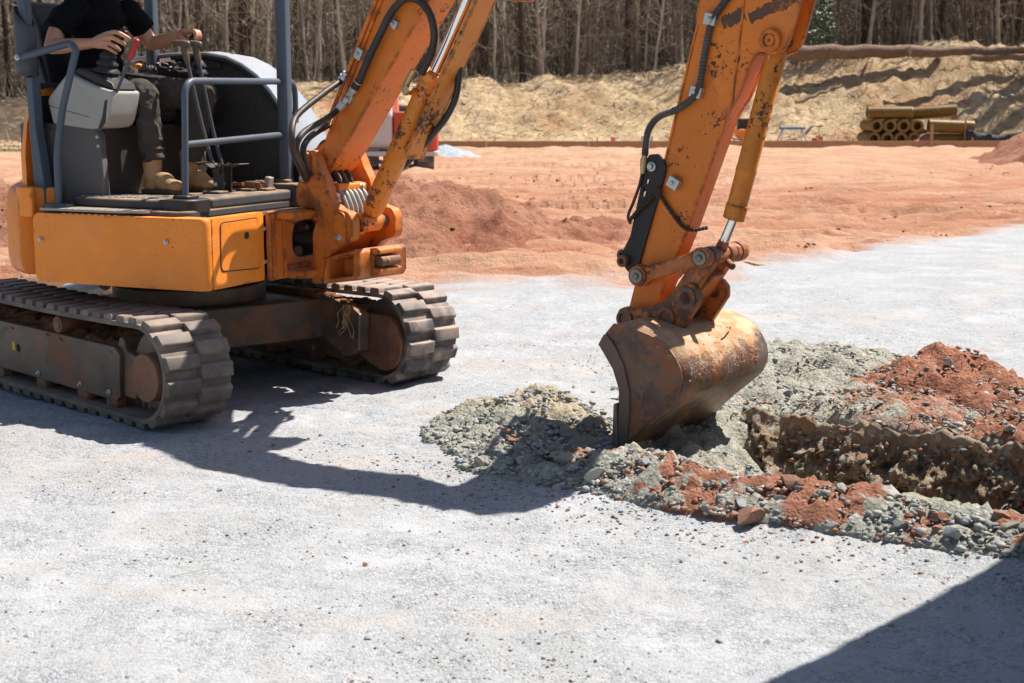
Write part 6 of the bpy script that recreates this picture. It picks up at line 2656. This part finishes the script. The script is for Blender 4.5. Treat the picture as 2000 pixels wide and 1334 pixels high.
# ---- the wood
def tree_mesh(seed, hgt, r0, nb, pale, bend, trunk_only=False):
    r = random.Random(seed)
    q, br = MB(), MB()
    n = 12
    pts, x, y = [], 0.0, 0.0
    dx, dy = r.uniform(-bend, bend), r.uniform(-bend, bend)
    for i in range(n + 1):
        pts.append(Vector((x, y, hgt * i / n - .4)))
        x += dx + r.uniform(-bend, bend)
        y += dy + r.uniform(-bend, bend)
    rs = [r0 * (1.25 if i == 0 else 1) * (1 - .85 * i / n) + .012 for i in range(n + 1)]
    q.tube(pts, rs, 8)
    for k in range(nb):
        t = r.uniform(.10, .95)
        p = pts[int(t * n)].lerp(pts[min(n, int(t * n) + 1)], (t * n) % 1)
        L_ = r.uniform(.7, 2.2) * (1.2 - t * .6) * (hgt / 10)
        a = r.uniform(0, 6.283)
        up = r.uniform(-.1, .7)
        d = Vector((math.cos(a), math.sin(a), up)).normalized()
        w_ = r0 * r.uniform(.10, .22) * (1.1 - t) + .008
        mid = p + d * L_ * .5 + Vector((r.uniform(-.15, .15), r.uniform(-.15, .15), r.uniform(-.05, .2))) * L_ * .6
        end = p + d * L_ + Vector((0, 0, r.uniform(-.1, .35))) * L_
        br.tube([p, mid, end], [w_, w_ * .7, w_ * .25], 4)
        for j in range(3):
            s0 = mid.lerp(end, r.uniform(0, .9))
            e2 = s0 + Vector((r.uniform(-1, 1), r.uniform(-1, 1), r.uniform(-.2, .9))) * L_ * .35
            br.tube([s0, e2], [w_ * .45, w_ * .15], 3)
    return q.mesh('trunk', 60), br.mesh('crown', 60)


K['pinebark'] = plain('dark_trunk_bark', (.085, .062, .047), .95, 0, .5, 3, .8, bscale=9, bdist=.08, spec=.1)
K['palebark'] = plain('pale_sapling_bark', (.40, .345, .275), .9, 0, .45, 2.5, .5, bscale=12, bdist=.04, spec=.15)
K['brownbark'] = plain('brown_sapling_bark', (.175, .135, .10), .9, 0, .45, 2.5, .5, bscale=12, bdist=.04, spec=.15)
kinds = {
    'pine_tree': [(tree_mesh(400 + i, 15, .17 + .02 * (i % 4), 22, False, .05), 'pinebark') for i in range(5)],
    'bare_sapling': [(tree_mesh(430 + i, 9 + i % 3, .055 + .012 * (i % 3), 26, True, .09), 'palebark') for i in range(6)],
    'young_tree': [(tree_mesh(460 + i, 10, .075 + .015 * (i % 3), 26, True, .07), 'brownbark') for i in range(6)],
}
for nm, lst in kinds.items():
    for (a, c), mt in lst:
        a.materials.append(K[mt])
        c.materials.append(K[mt])


def plant(nm, x, y, sc, lab, grp_):
    (a, c), mt = rng.choice(kinds[nm])
    root = empty(nm, (x, y, float(bank_h(np.array(x), np.array(y)))), rng.uniform(0, 6.283))
    root.scale = (sc, sc, sc * rng.uniform(.9, 1.1))
    root.rotation_euler[0] = rng.gauss(0, .03)
    root.rotation_euler[1] = rng.gauss(0, .03)
    link('trunk', a, None, root)
    link('crown', c, None, root)
    tag(root, lab, 'tree', grp_)


for i in range(62):
    y = 65.0 + 13 * rng.random() ** 1.3
    x = rng.uniform(-.385, .385) * y
    plant('pine_tree', x, y, rng.uniform(.75, 1.15), 'dark straight trunk standing in the wood behind the bank', 'dark trunks in the wood')
for i in range(120):
    y = 64.2 + 9 * rng.random() ** 1.4
    x = rng.uniform(-.385, .385) * y
    plant('bare_sapling', x, y, rng.uniform(.8, 1.25), 'thin pale bare sapling at the edge of the wood', 'pale saplings in the wood')
for i in range(100):
    y = 65.0 + 12 * rng.random() ** 1.2
    x = rng.uniform(-.385, .385) * y
    plant('young_tree', x, y, rng.uniform(.8, 1.25), 'slender brown bare tree in the wood behind the bank', 'slender brown trees in the wood')

for i in range(16):
    y = 57.5 + 6 * rng.random()
    x = rng.uniform(22.6, 29)
    plant('pine_tree', x, y, rng.uniform(.9, 1.15), 'dark trunk at the end of the bank past the silt fence', 'trunks at the end of the bank')
# one leafy evergreen at the wood's edge
q = MB()
q.tube([(0, 0, -.2), (.05, .02, 1.2), (.0, .05, 2.6)], [.05, .035, .012], 6)
eg = empty('evergreen_shrub', (13.55, 63.4, float(bank_h(np.array(13.55), np.array(63.4)))))
tag(eg, 'small leafy green shrub at the edge of the wood beside the arm top', 'shrub')
q.build('trunk', K['brownbark'], eg)
q = MB()
for i in range(900):
    z_ = rng.uniform(.5, 3.0)
    a_, r_ = rng.uniform(0, 6.283), rng.random() ** .6 * (.85 - .2 * z_)
    p = Vector((r_ * math.cos(a_), r_ * math.sin(a_), z_))
    d_ = Vector((rng.gauss(0, 1), rng.gauss(0, 1), rng.gauss(0, .6))).normalized()
    e_ = d_.orthogonal().normalized()
    l_ = rng.uniform(.05, .10)
    q.add([p - d_ * l_, p + e_ * l_ * .5, p + d_ * l_, p - e_ * l_ * .5], [(0, 1, 2, 3)])
K['holly'] = plain('evergreen_leaf', (.075, .13, .035), .45, 0, .4, 3, 0)
q.build('crown', K['holly'], eg)


def upright(name, n, y0, y1, w, L, pal, label, seed):
    r = np.random.default_rng(seed)
    y = r.uniform(y0, y1, n)
    x = r.uniform(-.40, .40, n) * y
    z = bank_h(x, y) + r.uniform(-.2, 4.2, n) * (r.random(n) < .65)
    D = np.stack([r.normal(0, .28, n), r.normal(0, .2, n), np.ones(n)], -1)
    side = r.random(n) < .28
    D[side] = r.normal(0, 1, (side.sum(), 3)) * np.array([1, .5, .7])
    D /= np.linalg.norm(D, axis=1)[:, None]
    P = np.stack([x, y, z], -1)
    ln = r.uniform(*L, n)[:, None]
    wd = r.uniform(*w, n)[:, None]
    A = np.cross(D, np.array([.37, .91, .2]))
    A /= np.linalg.norm(A, axis=1)[:, None]
    B = np.cross(D, A)
    tri = [(A * math.cos(t) + B * math.sin(t)) for t in (0, 2.094, 4.189)]
    mid = P + D * ln * .5 + r.normal(0, .05, (n, 3)) * ln
    V = np.stack([P + t * wd for t in tri] + [mid + t * wd * .8 for t in tri] + [P + D * ln + t * wd * .3 for t in tri], 1)
    fs = [(a + i, a + (i + 1) % 3, a + 3 + (i + 1) % 3, a + 3 + i) for a in (0, 3) for i in range(3)]
    return stick_mesh(name, V, fs, np.array(pal)[r.integers(0, len(pal), n)] * r.uniform(.6, 1.25, (n, 1)), label)


BR = ((.29, .235, .17), (.20, .155, .11), (.42, .36, .28), (.12, .092, .068), (.26, .20, .13))
upright('undergrowth', 15000, 64.5, 80, (.010, .024), (.6, 2.6), BR, 'tangle of bare twigs filling the wood', 501)
upright('forest', 7000, 78, 104, (.03, .07), (2.5, 7.0), BR, 'far stems of the wood reading as one mass', 502)
upright('foliage', 900, 65, 74, (.02, .05), (.08, .2), ((.10, .15, .035), (.14, .18, .05), (.18, .16, .05)), 'first small green leaves among the bare twigs', 503)

# ------------------------------------------------------------------ unseen container added outside the frame to shade the corner
u = Vector((.713, .701, 0))
ct = empty('shadow_container', (1.80, 4.47, 0), math.atan2(u.y, u.x))
tag(ct, 'unseen blue grey container added to cast the shadow over the gravel corner', 'container')
Lc, Wc, Hc = 6.06, 2.44, 2.60
q = MB()
q.box((Lc / 2, -Wc / 2, .10), (Lc, Wc, .14))
q.build('floor_frame', K['dark'], ct, None, .01)
q = MB()
q.box((Lc / 2, -Wc / 2, Hc - .03), (Lc, Wc, .06))
q.build('roof', K['greycontainer'], ct, None, .01)


def corr(length):
    pts, x = [], .0
    while x < length - .28:
        pts += [(x, 0), (x + .11, 0), (x + .14, .036), (x + .25, .036)]
        x += .28
    pts += [(length, 0)]
    return pts


for y, s_ in ((0, -1), (-Wc, 1)):
    c = corr(Lc - .2)
    pl_ = [(p[0] + .1, y + s_ * (.03 + p[1])) for p in c] + [(p[0] + .1, y + s_ * (.045 + p[1])) for p in c[::-1]]
    q = MB()
    q.prism(pl_, 2, .16, Hc - .05)
    q.build('side_wall', K['greycontainer'], ct)
for x, s_ in ((0.03, 1), (Lc - .05, -1)):
    c = corr(Wc - .2)
    pl_ = [(x + s_ * p[1], -.1 - p[0]) for p in c] + [(x + s_ * (p[1] + .015), -.1 - p[0]) for p in c[::-1]]
    q = MB()
    q.prism(pl_, 2, .16, Hc - .05)
    q.build('end_wall', K['greycontainer'], ct)
for x in (.06, Lc - .06):
    for y in (-.06, -Wc + .06):
        q = MB()
        q.box((x, y, Hc / 2 + .005), (.14, .14, Hc - .01))
        q.build('corner_post', K['greycontainer'], ct, None, .008)


# ------------------------------------------------------------------ last small things on the ground
def make_mark_mat():
    m = Mat('sprayed_marking')
    m.set('Base Color', (.10, .28, .38))
    m.set('Alpha', m.math('MULTIPLY', m.thr(m.noise(38, 5, .7, m.pos), .42, .66), .6))
    return m.done(.9)


K['mark'] = make_mark_mat()
q = MB()
A = np.linspace(0, 1, 60)
mx, my = -1.43 + A * 1.0, 7.86 - A * .46 + .03 * np.sin(A * 5)
mz = ground_h(mx, my) + .008
V = [(mx[i], my[i] + w_, mz[i]) for i in range(60) for w_ in (-.018, .018)]
q.add(V, [(2 * i, 2 * i + 1, 2 * i + 3, 2 * i + 2) for i in range(59)])
mk = q.build('ground_marking', K['mark'])
tag(mk, 'faint blue sprayed line on the gravel', None, None, 'structure')
q = MB()
q.tube(spline([(2.28, 14.6, .0), (2.4, 14.62, .03), (2.5, 14.55, .02), (2.62, 14.62, .0)], 6), [.022 * (1 - .02 * i) for i in range(19)], 8)
tag(q.build('stick', K['wood'], None), 'brown root lying where the clay meets the gravel', 'stick')
q = MB()
q.tube(spline([(-1.225, 4.88, .012), (-1.17, 4.90, .02), (-1.10, 4.97, .014)], 6), .0011, 5)
K['leafgreen'] = plain('green_blade', (.16, .30, .07), .6)
tag(q.build('grass_blade', K['leafgreen'], None), 'single thin green blade lying on the pale gravel', 'grass blade')


def gen_grass(n, r):
    x = r.uniform(-24, -15.2, n)
    y = r.uniform(46, 55, n)
    return np.stack([x, y, 0 * x], -1)


sticks('grass', 5000, gen_grass, 'strip of thin green grass beyond the machine', 311, (.012, .025), (.08, .22), ((.16, .20, .06), (.22, .24, .09), (.30, .28, .14)))
